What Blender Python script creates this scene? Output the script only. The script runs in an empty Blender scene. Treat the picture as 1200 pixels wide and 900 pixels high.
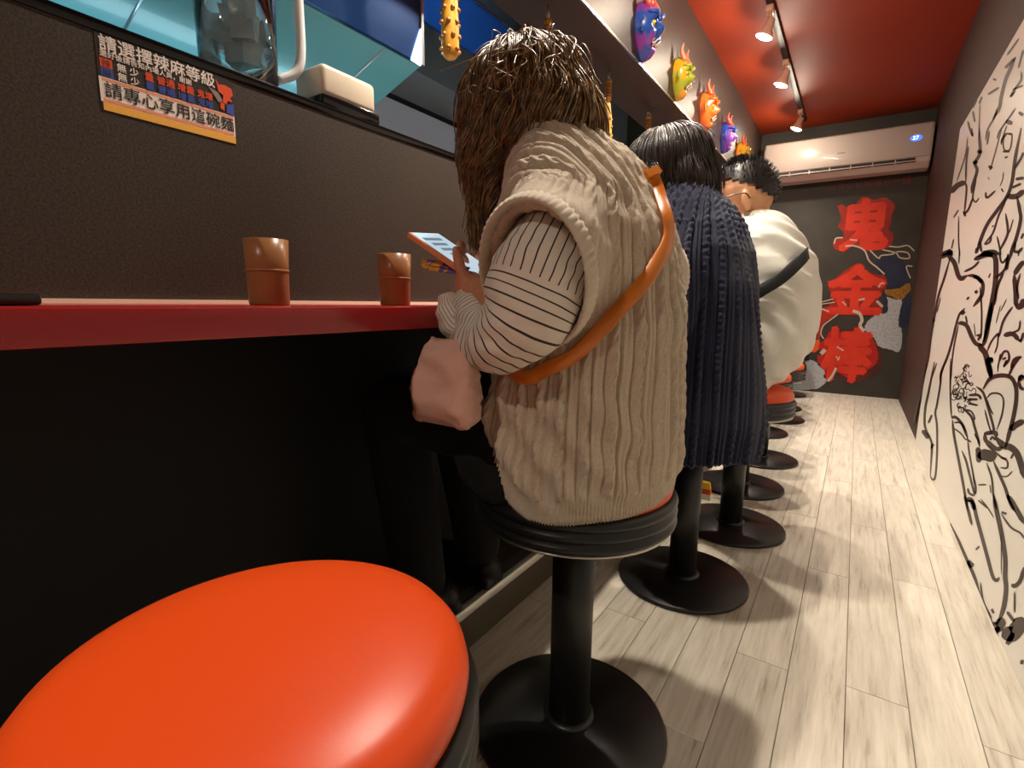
import bpy, bmesh, math, random
import numpy as np
from mathutils import Vector, Matrix
from mathutils.bvhtree import BVHTree
from mathutils import noise as mnoise
from mathutils.geometry import tessellate_polygon

random.seed(7); rng = np.random.default_rng(7)
SC = bpy.context.scene
COL = SC.collection

# ------------------------------------------------------------------ camera
FPX = 592.0; CH = 0.75; SL = 0.011
_d = np.array([405.0, -91.4, FPX]); _d /= np.linalg.norm(_d)
_u = np.cross(_d, np.array([1, SL, 0.0])); _u /= np.linalg.norm(_u)
if _u[1] > 0: _u = -_u
_x = np.cross(_d, _u)
if _x[0] < 0: _x = -_x
RM = np.stack([_x, _d, _u])                 # world = RM @ (right, down, forward)
cam_data = bpy.data.cameras.new('camera'); cam = bpy.data.objects.new('camera', cam_data)
COL.objects.link(cam); SC.camera = cam
cam_data.sensor_width = 36.0; cam_data.lens = 36.0 * FPX / 1200.0
cam_data.clip_start = 0.01
cx_, cy_, cz_ = RM @ [1, 0, 0], RM @ [0, -1, 0], RM @ [0, 0, -1]
cam.matrix_world = Matrix(((cx_[0], cy_[0], cz_[0], 0), (cx_[1], cy_[1], cz_[1], 0), (cx_[2], cy_[2], cz_[2], CH), (0, 0, 0, 1)))
EYE = np.array([0, 0, CH])
def ray(px, py): return RM @ np.array([px - 600.0, py - 450.0, FPX])
def onx(px, py, x): r = ray(px, py); return EYE + r * (x / r[0])
def ony(px, py, y): r = ray(px, py); return EYE + r * (y / r[1])
def onz(px, py, z): r = ray(px, py); return EYE + r * ((z - CH) / r[2])

# ------------------------------------------------------------------ world and exposure
world = bpy.data.worlds.new('world'); SC.world = world; world.use_nodes = True
bg = world.node_tree.nodes['Background']; bg.inputs[0].default_value = (1.0, 0.85, 0.7, 1); bg.inputs[1].default_value = 0.012
SC.view_settings.view_transform = 'Standard'; SC.view_settings.look = 'None'
SC.view_settings.gamma = 1.0; SC.view_settings.use_curve_mapping = False
SC.view_settings.exposure = 0.0
TRACK_X = -0.47
LAMPS_Y = [-0.9, 0.98, 1.7, 2.33, 2.98, 3.65, 4.58]
LAMP_W = 140.0          # main beam of each track lamp
SPILL_W = 11.0          # light leaking sideways from its mouth
KITCHEN_W = 22.0

# ------------------------------------------------------------------ helpers
def lin(h):
    h = h.lstrip('#'); v = [int(h[i:i+2], 16) / 255 for i in (0, 2, 4)]
    return tuple((c / 12.92 if c <= 0.04045 else ((c + 0.055) / 1.055) ** 2.4) for c in v) + (1.0,)

def mat(name, col, rough=0.5, metal=0.0, col2=None, nscale=20.0, bump=0.0, bscale=60.0, spec=0.5, emit=None, estr=0.0,
        trans=0.0, alpha=1.0, coat=0.0, sheen=0.0, stretch=None, ior=1.45, contrast=(0.35, 0.65)):
    m = bpy.data.materials.new(name); m.use_nodes = True
    nt = m.node_tree; b = nt.nodes['Principled BSDF']
    c1 = lin(col) if isinstance(col, str) else col
    b.inputs['Base Color'].default_value = c1
    b.inputs['Roughness'].default_value = rough; b.inputs['Metallic'].default_value = metal
    b.inputs['Specular IOR Level'].default_value = spec; b.inputs['IOR'].default_value = ior
    b.inputs['Transmission Weight'].default_value = trans; b.inputs['Alpha'].default_value = alpha
    b.inputs['Coat Weight'].default_value = coat; b.inputs['Sheen Weight'].default_value = sheen
    if emit:
        b.inputs['Emission Color'].default_value = lin(emit) if isinstance(emit, str) else emit
        b.inputs['Emission Strength'].default_value = estr
    if col2 or bump:
        tc = nt.nodes.new('ShaderNodeTexCoord'); mp = nt.nodes.new('ShaderNodeMapping')
        nt.links.new(tc.outputs['Object'], mp.inputs[0])
        if stretch: mp.inputs['Scale'].default_value = stretch
    if col2:
        n = nt.nodes.new('ShaderNodeTexNoise'); n.inputs['Scale'].default_value = nscale; n.inputs['Detail'].default_value = 5
        r = nt.nodes.new('ShaderNodeValToRGB'); r.color_ramp.elements[0].position = contrast[0]; r.color_ramp.elements[1].position = contrast[1]
        r.color_ramp.elements[0].color = c1; r.color_ramp.elements[1].color = lin(col2) if isinstance(col2, str) else col2
        nt.links.new(mp.outputs[0], n.inputs['Vector']); nt.links.new(n.outputs['Fac'], r.inputs[0]); nt.links.new(r.outputs[0], b.inputs['Base Color'])
    if bump:
        n2 = nt.nodes.new('ShaderNodeTexNoise'); n2.inputs['Scale'].default_value = bscale; n2.inputs['Detail'].default_value = 4
        bp = nt.nodes.new('ShaderNodeBump'); bp.inputs['Strength'].default_value = bump; bp.inputs['Distance'].default_value = 0.002
        nt.links.new(mp.outputs[0], n2.inputs['Vector']); nt.links.new(n2.outputs['Fac'], bp.inputs['Height']); nt.links.new(bp.outputs[0], b.inputs['Normal'])
    return m

def tag(o, label=None, cat=None, group=None, kind=None):
    if label: o['label'] = label
    if cat: o['category'] = cat
    if group: o['group'] = group
    if kind: o['kind'] = kind
    return o

def empty(name, loc=(0, 0, 0)):
    o = bpy.data.objects.new(name, None); o.empty_display_size = 0.05
    COL.objects.link(o); o.location = loc
    return o

def setparent(o, p):
    if p is not None:
        o.parent = p; o.matrix_parent_inverse = Matrix.Translation(-Vector(p.location)) if p.parent is None else Matrix.Identity(4)

def mesh(name, V, F, m=None, parent=None, smooth=True, uv=None, label=None):
    me = bpy.data.meshes.new(name)
    me.from_pydata([tuple(map(float, v)) for v in V], [], [tuple(map(int, f)) for f in F]); me.validate(clean_customdata=False)
    if uv is not None:
        uv = np.asarray(uv, dtype=float); l = me.uv_layers.new(name='UVMap')
        idx = np.empty(len(me.loops), dtype=np.int32); me.loops.foreach_get('vertex_index', idx)
        l.data.foreach_set('uv', uv[idx].ravel())
    if smooth: me.polygons.foreach_set('use_smooth', [True] * len(me.polygons))
    if m: me.materials.append(m)
    return link(name, me, parent, label)

def link(name, me, parent=None, label=None):
    o = bpy.data.objects.new(name, me); COL.objects.link(o)
    setparent(o, parent)
    if label: o['label'] = label
    return o

def join(parts):
    V = []; F = []; k = 0
    for v, f in parts:
        V.append(np.asarray(v, float)); F += [tuple(i + k for i in q) for q in f]; k += len(v)
    return np.concatenate(V), F

def loft(rings, cap=True):
    n = len(rings[0]); V = np.concatenate([np.asarray(r, float) for r in rings]); F = []
    for i in range(len(rings) - 1):
        for j in range(n):
            k = (j + 1) % n
            F.append((i * n + j, i * n + k, (i + 1) * n + k, (i + 1) * n + j))
    if cap:
        F.append(tuple(range(n))[::-1]); F.append(tuple(range((len(rings) - 1) * n, len(rings) * n)))
    return V, F

def catmull(P, per=8):
    P = np.asarray(P, float)
    if len(P) < 3:
        t = np.linspace(0, 1, per + 1)[:, None]; return P[0] * (1 - t) + P[-1] * t
    Q = np.vstack([2 * P[0] - P[1], P, 2 * P[-1] - P[-2]]); out = []
    for i in range(1, len(Q) - 2):
        a, b, c, d = Q[i - 1], Q[i], Q[i + 1], Q[i + 2]
        for t in np.linspace(0, 1, per, endpoint=False):
            out.append(0.5 * ((2 * b) + (c - a) * t + (2 * a - 5 * b + 4 * c - d) * t * t + (-a + 3 * b - 3 * c + d) * t ** 3))
    out.append(P[-1]); return np.array(out)

def frames(P):
    T = np.gradient(P, axis=0); T /= np.linalg.norm(T, axis=1)[:, None] + 1e-12
    n = np.cross(T[0], [0, 0, 1.0])
    if np.linalg.norm(n) < 1e-3: n = np.cross(T[0], [0, 1.0, 0])
    n /= np.linalg.norm(n); N = []
    for t in T:
        n = n - t * (n @ t); n /= np.linalg.norm(n) + 1e-12; N.append(n.copy())
    N = np.array(N); return T, N, np.cross(T, N)

def tube(P, R, n=10, cap=True, flat=1.0):
    P = np.asarray(P, float); R = np.broadcast_to(np.asarray(R, float), (len(P),)); T, N, B = frames(P)
    a = np.linspace(0, 2 * np.pi, n, endpoint=False)
    return loft([p + r * (np.cos(a)[:, None] * nn + flat * np.sin(a)[:, None] * bb) for p, r, nn, bb in zip(P, R, N, B)], cap)

def capsule(p0, r0, p1, r1, n=14, k=5):
    p0 = np.asarray(p0, float); p1 = np.asarray(p1, float); d = p1 - p0; L = np.linalg.norm(d); d = d / (L + 1e-9)
    P = []; R = []
    for t in np.linspace(np.pi / 2 * 0.93, 0, k): P.append(p0 - d * r0 * math.sin(t)); R.append(r0 * math.cos(t))
    for t in np.linspace(0, np.pi / 2 * 0.93, k): P.append(p1 + d * r1 * math.sin(t)); R.append(r1 * math.cos(t))
    return tube(np.array(P), np.array(R), n)

def ellipsoid(c, ax, n=20, k=12):
    c = np.asarray(c, float); A = np.asarray(ax, float)
    rings = []
    for t in np.linspace(-np.pi / 2 * 0.97, np.pi / 2 * 0.97, k):
        a = np.linspace(0, 2 * np.pi, n, endpoint=False)
        loc = np.stack([np.cos(a) * math.cos(t), np.sin(a) * math.cos(t), np.full(n, math.sin(t))], 1)
        rings.append(c + loc @ A)
    return loft(rings)

def lathe(prof, n=48, c=(0, 0, 0)):
    a = np.linspace(0, 2 * np.pi, n, endpoint=False); c = np.asarray(c, float)
    return loft([c + np.stack([r * np.cos(a), r * np.sin(a), np.full(n, z)], 1) for r, z in prof])

def boxvf(x0, x1, y0, y1, z0, z1):
    V = [(x0, y0, z0), (x1, y0, z0), (x1, y1, z0), (x0, y1, z0), (x0, y0, z1), (x1, y0, z1), (x1, y1, z1), (x0, y1, z1)]
    return np.array(V, float), [(3, 2, 1, 0), (4, 5, 6, 7), (0, 1, 5, 4), (1, 2, 6, 5), (2, 3, 7, 6), (3, 0, 4, 7)]

def box(name, b, m, parent=None, bevel=0.0, seg=2, label=None, smooth=False):
    V, F = boxvf(*b)
    if not bevel: return mesh(name, V, F, m, parent, smooth=smooth, label=label)
    bm = bmesh.new(); vs = [bm.verts.new(v) for v in V]
    for f in F: bm.faces.new([vs[i] for i in f])
    bmesh.ops.bevel(bm, geom=bm.edges[:], offset=bevel, segments=seg, affect='EDGES', profile=0.5)
    me = bpy.data.meshes.new(name); bm.to_mesh(me); bm.free(); me.materials.append(m)
    me.polygons.foreach_set('use_smooth', [True] * len(me.polygons)); me.set_sharp_from_angle(angle=0.6)
    return link(name, me, parent, label)

def struct(o): o['kind'] = 'structure'; return o

def remesh(parts, voxel, smooth=4, factor=0.5):
    """voxel union of closed shapes, returns vertex and face arrays"""
    V, F = join(parts)
    me = bpy.data.meshes.new('tmp'); me.from_pydata([tuple(v) for v in V], [], F)
    o = bpy.data.objects.new('tmp', me); COL.objects.link(o)
    md = o.modifiers.new('r', 'REMESH'); md.mode = 'VOXEL'; md.voxel_size = voxel
    if smooth:
        s = o.modifiers.new('s', 'SMOOTH'); s.iterations = smooth; s.factor = factor
    dg = bpy.context.evaluated_depsgraph_get(); me2 = bpy.data.meshes.new_from_object(o.evaluated_get(dg))
    n = len(me2.vertices); co = np.empty(n * 3); me2.vertices.foreach_get('co', co)
    no = np.empty(n * 3); me2.vertices.foreach_get('normal', no)
    faces = [tuple(p.vertices) for p in me2.polygons]
    bpy.data.objects.remove(o); bpy.data.meshes.remove(me); bpy.data.meshes.remove(me2)
    return co.reshape(-1, 3), no.reshape(-1, 3), faces

def bvh(V, F): return BVHTree.FromPolygons([tuple(v) for v in V], F)
def hit(tree, px, py):
    d = Vector(ray(px, py)).normalized(); h = tree.ray_cast(Vector(EYE), d)
    return (np.array(h[0]), np.array(h[1])) if h[0] is not None else None

def ribbon(P, N, width, thick=0.003, lift=0.002):
    """flat strap along P lying on a surface with normals N"""
    P = np.asarray(P, float); N = np.asarray(N, float); N /= np.linalg.norm(N, axis=1)[:, None]
    T = np.gradient(P, axis=0); T /= np.linalg.norm(T, axis=1)[:, None]
    W = np.cross(T, N); W /= np.linalg.norm(W, axis=1)[:, None]
    w = np.broadcast_to(np.asarray(width, float), (len(P),))[:, None] / 2
    return loft([np.array([p + n * lift - ww, p + n * lift + ww, p + n * (lift + thick) + ww * 0.9, p + n * (lift + thick) - ww * 0.9]) for p, n, ww in zip(P, N, W * w)])

def text(name, s, size, loc, rot, m, parent, offset=0.0, xs=1.0, align='LEFT'):
    c = bpy.data.curves.new(name, 'FONT'); c.body = s; c.size = size; c.offset = offset; c.align_x = align; c.resolution_u = 3
    o = bpy.data.objects.new('tmp', c); COL.objects.link(o)
    dg = bpy.context.evaluated_depsgraph_get(); me = bpy.data.meshes.new_from_object(o.evaluated_get(dg))
    bpy.data.objects.remove(o)
    me.name = name; me.materials.clear(); me.materials.append(m)
    M = Matrix.Translation(loc) @ rot.to_4x4() @ Matrix.Diagonal((xs, 1, 1, 1)); me.transform(M)
    return link(name, me, parent)
ROT_L = Matrix(((0, 0, 1), (1, 0, 0), (0, 1, 0)))     # on the left panel: reads along +y, faces +x
ROT_B = Matrix(((1, 0, 0), (0, 0, -1), (0, 1, 0)))    # on the end wall: reads along +x, faces -y

def noise3(P, s, seed=0.0):
    return np.array([mnoise.noise((p[0] * s + seed, p[1] * s + seed * 1.7, p[2] * s - seed)) for p in P])

# ------------------------------------------------------------------ materials
M_panel = mat('speckled_laminate', '#28221d', 0.42, col2='#423930', nscale=320, bump=0.15, bscale=300)
M_black = mat('black_board', '#070606', 0.7)
M_ceil = mat('red_ceiling_paint', '#94320f', 0.55, bump=0.05, bscale=120)
M_wallr = mat('brown_red_wall_paint', '#3c221a', 0.7, bump=0.08, bscale=90)
M_soff = mat('brown_soffit_laminate', '#3e302a', 0.45, col2='#372a24', nscale=120)
M_under = mat('dark_brown_soffit_base', '#3a2a22', 0.5)
M_backw = mat('charcoal_wall_film', '#3a352e', 0.6, col2='#332f29', nscale=8)
M_trim = mat('brushed_steel', '#c9c4bc', 0.28, 1.0)
M_gloss_black = mat('gloss_black_edge', '#0b0b0d', 0.15, spec=0.6)
M_red_top = mat('red_counter_laminate', '#981216', 0.22, coat=0.35)
M_steel = mat('kitchen_steel', '#b8c4cc', 0.3, 0.9)
M_bluefront = mat('blue_lacquered_steel', '#1c3f74', 0.25, 0.55)
M_teal = mat('teal_glazed_panel', '#5a929a', 0.25, coat=0.3)
M_kwall = mat('kitchen_grey_tile', '#8a97a3', 0.4)
M_kblue = mat('steel_blue_reflection', '#1d4f9c', 0.35)  # blue reflection on the stainless hood front, put into the base colour
M_green = mat('kitchen_dull_green_wall', '#4c5038', 0.6)

def plank_mat():
    m = bpy.data.materials.new('whitewashed_oak_vinyl'); m.use_nodes = True; nt = m.node_tree; b = nt.nodes['Principled BSDF']
    b.inputs['Roughness'].default_value = 0.42
    tc = nt.nodes.new('ShaderNodeTexCoord'); oi = nt.nodes.new('ShaderNodeObjectInfo')
    add = nt.nodes.new('ShaderNodeVectorMath'); add.operation = 'ADD'
    mul = nt.nodes.new('ShaderNodeVectorMath'); mul.operation = 'SCALE'; mul.inputs['Scale'].default_value = 37.0
    cmb = nt.nodes.new('ShaderNodeCombineXYZ')
    for i in range(3): nt.links.new(oi.outputs['Random'], cmb.inputs[i])
    nt.links.new(cmb.outputs[0], mul.inputs[0]); nt.links.new(tc.outputs['Object'], add.inputs[0]); nt.links.new(mul.outputs[0], add.inputs[1])
    mp = nt.nodes.new('ShaderNodeMapping'); mp.inputs['Scale'].default_value = (22, 1.6, 22); nt.links.new(add.outputs[0], mp.inputs[0])
    n1 = nt.nodes.new('ShaderNodeTexNoise'); n1.inputs['Scale'].default_value = 3.0; n1.inputs['Detail'].default_value = 8; n1.inputs['Roughness'].default_value = 0.65
    nt.links.new(mp.outputs[0], n1.inputs['Vector'])
    r = nt.nodes.new('ShaderNodeValToRGB'); e = r.color_ramp.elements
    e[0].position = 0.30; e[0].color = lin('#9d9282'); e[1].position = 0.62; e[1].color = lin('#d2cbbd')
    x = e.new(0.42); x.color = lin('#c0b8a8')
    nt.links.new(n1.outputs['Fac'], r.inputs[0])
    mp2 = nt.nodes.new('ShaderNodeMapping'); mp2.inputs['Scale'].default_value = (60, 2.2, 60); nt.links.new(add.outputs[0], mp2.inputs[0])
    n2 = nt.nodes.new('ShaderNodeTexNoise'); n2.inputs['Scale'].default_value = 2.0; n2.inputs['Detail'].default_value = 3
    nt.links.new(mp2.outputs[0], n2.inputs['Vector'])
    r2 = nt.nodes.new('ShaderNodeValToRGB'); r2.color_ramp.elements[0].position = 0.27; r2.color_ramp.elements[1].position = 0.36
    r2.color_ramp.elements[0].color = (0.35, 0.3, 0.25, 1); r2.color_ramp.elements[1].color = (1, 1, 1, 1)
    nt.links.new(n2.outputs['Fac'], r2.inputs[0])
    mx = nt.nodes.new('ShaderNodeMixRGB'); mx.blend_type = 'MULTIPLY'; mx.inputs[0].default_value = 0.45
    nt.links.new(r.outputs[0], mx.inputs[1]); nt.links.new(r2.outputs[0], mx.inputs[2])
    hs = nt.nodes.new('ShaderNodeHueSaturation'); mr = nt.nodes.new('ShaderNodeMapRange')
    mr.inputs[3].default_value = 0.92; mr.inputs[4].default_value = 1.05
    nt.links.new(oi.outputs['Random'], mr.inputs[0]); nt.links.new(mr.outputs[0], hs.inputs['Value']); nt.links.new(mx.outputs[0], hs.inputs['Color'])
    nt.links.new(hs.outputs[0], b.inputs['Base Color'])
    bp = nt.nodes.new('ShaderNodeBump'); bp.inputs['Strength'].default_value = 0.25; bp.inputs['Distance'].default_value = 0.001
    nt.links.new(n2.outputs['Fac'], bp.inputs['Height']); nt.links.new(bp.outputs[0], b.inputs['Normal'])
    return m
M_plank = plank_mat()

# ------------------------------------------------------------------ room shell
XR = 0.35; YE = 5.133; ZC = 2.22; YN = -1.6; XP = -0.85; XSO = -0.84; ZSO = 1.722; CT = 0.742; XCF = -0.50
floor = struct(box('floor', (-1.9, XR + 0.1, YN, YE + 0.1, -0.12, -0.006), mat('floor_screed', '#85796a', 0.9)))
pw = 0.1; pl = 0.92; gap = 0.0006
pv, pf = boxvf(gap, pw - gap, gap, pl - gap, -0.008, 0.0)
pme = bpy.data.meshes.new('plank'); 
bm = bmesh.new(); vs = [bm.verts.new(v) for v in pv]
for f in pf: bm.faces.new([vs[i] for i in f])
bmesh.ops.bevel(bm, geom=[e for e in bm.edges if all(v.co.z > -0.001 for v in e.verts)], offset=0.0008, segments=1, affect='EDGES')
bm.to_mesh(pme); bm.free(); pme.materials.append(M_plank)
for i in range(11):
    x = -0.645 + pw * i - 0.1
    if x + pw > XR + 0.06: break
    off = random.uniform(0, pl)
    y = YN - off
    while y < YE:
        y1 = min(y + pl, YE)
        me = pme
        if y + pl > YE or x + pw > XR:      # cut planks at the walls
            V, F = boxvf(gap, min(pw, XR - x) - gap, gap, y1 - y - gap, -0.008, 0.0); me = bpy.data.meshes.new('plank')
            me.from_pydata([tuple(v) for v in V], [], F); me.materials.append(M_plank)
        o = bpy.data.objects.new('plank', me); COL.objects.link(o); o.location = (x, y, 0); o.parent = floor
        y += pl

struct(box('ceiling', (XSO - 0.3, XR + 0.1, YN, YE + 0.1, ZC, ZC + 0.1), M_ceil))
struct(box('ceiling_kitchen', (-2.6, XSO - 0.3, YN, YE + 0.1, 2.55, 2.65), mat('kitchen_ceiling', '#5c5c60', 0.8)))
struct(box('wall_right', (XR, XR + 0.1, YN, YE + 0.1, -0.05, ZC + 0.05), M_wallr))
wall_back = struct(box('wall_back', (XSO - 0.3, XR, YE, YE + 0.1, -0.05, ZC + 0.05), M_backw))
struct(box('wall_near', (-2.6, XR, YN - 0.1, YN, -0.05, 2.6), mat('near_wall_paint', '#54362a', 0.7)))
struct(box('wall_left', (XP - 0.04, XP, YN, YE, 0.0, 1.10), M_panel))
struct(box('wall_kitchen', (-1.95, -1.85, YN, YE + 0.1, 0.0, 2.6), M_kwall))
struct(box('wall_kitchen_back', (-1.85, XSO - 0.3, YE - 0.6, YE - 0.5, 0.0, 2.6), M_green))
struct(box('wall_kitchen_partition', (-1.85, -1.45, 2.75, 2.85, 0.0, 2.6), M_green))
# soffit over the pass: face, base and the bright corner bead
struct(box('wall_soffit', (-1.085, XSO, YN, YE, ZSO, ZC + 0.05), M_soff))
struct(box('trim_1', (-1.083, XSO - 0.004, YN, YE, ZSO - 0.006, ZSO), M_under))
struct(box('trim_2', (XSO - 0.004, XSO + 0.003, YN, YE, ZSO - 0.004, ZSO + 0.004), M_trim))
# pass ledge with gloss black nosing
struct(box('trim_3', (XP - 0.36, XP - 0.03, YN, YE, 1.085, 1.10), M_steel))
struct(box('trim_4', (XP - 0.03, XP + 0.0025, YN, YE, 1.090, 1.106), M_gloss_black, bevel=0.003))
# foot step under the counter
step = struct(box('trim_5', (-0.845, -0.632, YN, YE, 0.0, 0.098), mat('step_riser', '#5a5042', 0.35, 0.3)))
o = box('step_nosing', (-0.643, -0.627, YN, YE, 0.084, 0.105), mat('pale_anodised_edge', '#f6f2ea', 0.3, 0.5), step, bevel=0.001)
V = []; F = []
parts = [boxvf(-0.646 - 0.0058 * k - 0.0036, -0.646 - 0.0058 * k, YN, YE, 0.097, 0.1015) for k in range(6)]
V, F = join(parts); o = mesh('tread_ribs', V, F, mat('ribbed_tread', '#6a665c', 0.45, 0.4), step, smooth=False); o['kind'] = 'stuff'

# counter
ctr = empty('counter', (-0.675, 1.8, 0)); tag(ctr, 'long glossy red counter with thick front edge along the dark panel', 'counter')
box('counter_top', (XP + 0.001, XCF, YN + 0.01, YE - 0.01, CT - 0.030, CT), M_red_top, ctr, bevel=0.0015)
for y in (-0.9, 1.9, 3.4, 4.6):
    box('bracket', (XP + 0.001, -0.60, y, y + 0.02, CT - 0.10, CT - 0.031), M_black, ctr)
box('back_trim', (XP + 0.001, XP + 0.008, YN + 0.01, YE - 0.01, CT + 0.0002, CT + 0.0065), mat('pale_counter_trim', '#f0dcc6', 0.35), ctr)
box('apron', (XP + 0.001, XP + 0.012, YN + 0.01, YE - 0.01, 0.11, CT - 0.031), M_black, ctr)

# ------------------------------------------------------------------ stools
M_cush = mat('orange_vinyl', '#de4c16', 0.36, bump=0.03, bscale=400)
M_rim = mat('black_ribbed_rubber', '#161616', 0.33)
M_post = mat('black_powder_coat', '#191918', 0.38, bump=0.06, bscale=500)
def make_stool():
    r = empty('stool')
    b = mesh('base', *lathe([(0.001, 0.0), (0.166, 0.0), (0.170, 0.003), (0.170, 0.008), (0.166, 0.012), (0.06, 0.017), (0.045, 0.019), (0.001, 0.02)], 64), M_post, r)
    mesh('pole', *lathe([(0.036, 0.017), (0.036, 0.39), (0.001, 0.392)], 40), M_post, r)
    mesh('pole_collar', *lathe([(0.001, 0.0185), (0.045, 0.0185), (0.045, 0.022), (0.0375, 0.026), (0.001, 0.027)], 40), M_post, b)
    mesh('mounting_plate', *lathe([(0.001, 0.375), (0.07, 0.378), (0.15, 0.396), (0.15, 0.404), (0.001, 0.406)], 48), M_post, r)
    pr = [(0.001, 0.402), (0.150, 0.402), (0.156, 0.404)]
    for k in range(3):
        z = 0.404 + k * 0.0165
        pr += [(0.158, z + 0.001), (0.1615, z + 0.004), (0.163, z + 0.008), (0.1615, z + 0.012), (0.158, z + 0.0155)]
    pr += [(0.154, 0.456), (0.001, 0.456)]
    rim = mesh('seat_rim', *lathe(pr, 72), M_rim, r)
    mesh('rim_bead', *lathe([(0.150, 0.400), (0.157, 0.400), (0.158, 0.403), (0.152, 0.404)], 72), M_trim, rim)
    mesh('cushion', *lathe([(0.001, 0.452), (0.148, 0.452), (0.1535, 0.458), (0.155, 0.466), (0.153, 0.475), (0.146, 0.484), (0.130, 0.491), (0.09, 0.4955), (0.04, 0.4975), (0.001, 0.498)], 72), M_cush, r)
    return r
def copy_tree(o, parent=None):
    c = o.copy(); COL.objects.link(c); c.parent = parent
    for ch in list(o.children): copy_tree(ch, c)
    return c
stools = [(-0.345, 0.18, 'empty orange vinyl stool standing alone next to the vest wearer, black ribbed rim'),
          (-0.36, 0.73, 'stool with red seat edge under the person in the beige knit vest'),
          (-0.33, 1.34, 'stool whose seat is hidden under the navy knit coat'),
          (-0.29, 1.78, 'orange stool under the man in the white t-shirt'),
          (-0.34, 2.22, 'empty stool next to the man in white, first one past him'),
          (-0.33, 2.68, 'second empty stool past the man in white along the counter'),
          (-0.43, 3.26, 'third empty stool past the man in white, pushed towards the counter'),
          (-0.38, 3.72, 'fourth empty stool past the man in white'),
          (-0.43, 4.14, 'fifth empty stool past the man, second from the mural end wall'),
          (-0.45, 4.80, 'last stool of the row, beside the charcoal mural end wall')]
proto = make_stool()
for i, (x, y, lb) in enumerate(stools):
    o = proto if i == 0 else copy_tree(proto)
    tag(o, lb, 'stool', 'round pedestal stools along the counter'); 
    o.location = (x, y, 0.0); o.rotation_euler = (0, 0, 0)

# ------------------------------------------------------------------ track lights
M_rail = mat('black_track', '#17110e', 0.5)
M_can = mat('copper_white_lamp_housing', '#d8a890', 0.4)
M_lens = mat('lamp_lens', '#ffffff', 0.4, emit=(1.0, 0.86, 0.66, 1), estr=60.0)
rail = box('track_rail', (TRACK_X - 0.045, TRACK_X - 0.012, YN + 0.2, YE - 0.25, ZC - 0.022, ZC), M_rail, bevel=0.002)
tag(rail, 'black lighting track running along the red ceiling', 'track')
lamp_names = ['track spotlight at the rail end past the empty orange stool', 'track spotlight above the gap between vest wearer and navy coat wearer', 'track spotlight above the man in the white t-shirt', 'track spotlight above the first empty stool past the man', 'glowing track spotlight third along the rail from the air conditioner', 'glowing track spotlight second along the rail from the air conditioner', 'glowing track spotlight right in front of the air conditioner']
tilt = Matrix.Rotation(math.radians(21), 3, 'Y')      # mouths lean towards the counter
for i, y in enumerate(LAMPS_Y):
    r = empty('track_spotlight', (TRACK_X - 0.028, y, ZC - 0.022))
    tag(r, lamp_names[i] or 'pale track spotlight on the ceiling rail above the occupied stools', 'spotlight', 'spotlights on the ceiling track')
    box('adapter', (TRACK_X - 0.045, TRACK_X - 0.012, y - 0.03, y + 0.03, ZC - 0.05, ZC - 0.022), M_can, r, bevel=0.004)
    mesh('stem', *tube([(TRACK_X - 0.028, y, ZC - 0.048), (TRACK_X - 0.022, y, ZC - 0.085)], 0.008, 12), M_can, r)
    top = np.array([TRACK_X - 0.018, y, ZC - 0.075])
    def place(vf):
        V, F = vf; R = np.array(tilt); return V @ R.T + top, F
    can = mesh('lamp_can', *place(lathe([(0.004, 0.0), (0.016, -0.002), (0.020, -0.012), (0.023, -0.045), (0.040, -0.072), (0.042, -0.084), (0.040, -0.084), (0.037, -0.078), (0.001, -0.076)], 32)), M_can, r)
    mesh('lamp_lens', *place(lathe([(0.001, -0.080), (0.037, -0.080), (0.036, -0.086), (0.024, -0.091), (0.001, -0.093)], 32)), M_lens, can)
    mouth = np.array(tilt) @ np.array([0, 0, -0.094]) + top
    L = bpy.data.lights.new('track_lamp', 'SPOT'); L.energy = LAMP_W; L.color = (1.0, 0.89, 0.75); L.shadow_soft_size = 0.03; L.spot_size = math.radians(118); L.spot_blend = 1.0
    lo = bpy.data.objects.new('track_lamp', L); COL.objects.link(lo); lo.location = Vector(mouth); lo.rotation_euler = (0, 0, 0); setparent(lo, r)
    L2 = bpy.data.lights.new('track_lamp_spill', 'POINT'); L2.energy = SPILL_W; L2.color = (1.0, 0.85, 0.66); L2.shadow_soft_size = 0.02
    lo2 = bpy.data.objects.new('track_lamp_spill', L2); COL.objects.link(lo2); lo2.location = Vector(np.array(tilt) @ np.array([0, 0, -0.099]) + top); setparent(lo2, r)

# ------------------------------------------------------------------ air conditioner
M_ac = mat('white_abs', '#bcaea6', 0.28, coat=0.3)
ac = empty('air_conditioner', (-0.22, YE - 0.11, 1.75)); tag(ac, 'white wall-mounted split air conditioner under the red ceiling', 'air conditioner')
A0, A1, Z0, Z1 = -0.775, 0.335, 1.752, 2.078
prof = [(YE - 0.002, Z0 + 0.03), (YE - 0.10, Z0), (YE - 0.17, Z0 + 0.012), (YE - 0.212, Z0 + 0.05), (YE - 0.222, Z0 + 0.10), (YE - 0.222, Z1 - 0.05), (YE - 0.212, Z1 - 0.012), (YE - 0.19, Z1), (YE - 0.002, Z1)]
def acring(x, s):
    c = np.mean(np.array(prof), axis=0); return np.array([(x, c[0] + (p[0] - c[0]) * s, c[1] + (p[1] - c[1]) * s) for p in prof])
mesh('body', *loft([acring(A0, 0.93), acring(A0 + 0.004, 0.975), acring(A0 + 0.012, 1), acring(A1 - 0.012, 1), acring(A1 - 0.004, 0.975), acring(A1, 0.93)]), M_ac, ac, smooth=False)
fp = box('front_panel', (A0 + 0.012, A1 - 0.012, YE - 0.228, YE - 0.218, Z0 + 0.085, Z1 - 0.02), M_ac, ac, bevel=0.004)
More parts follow.
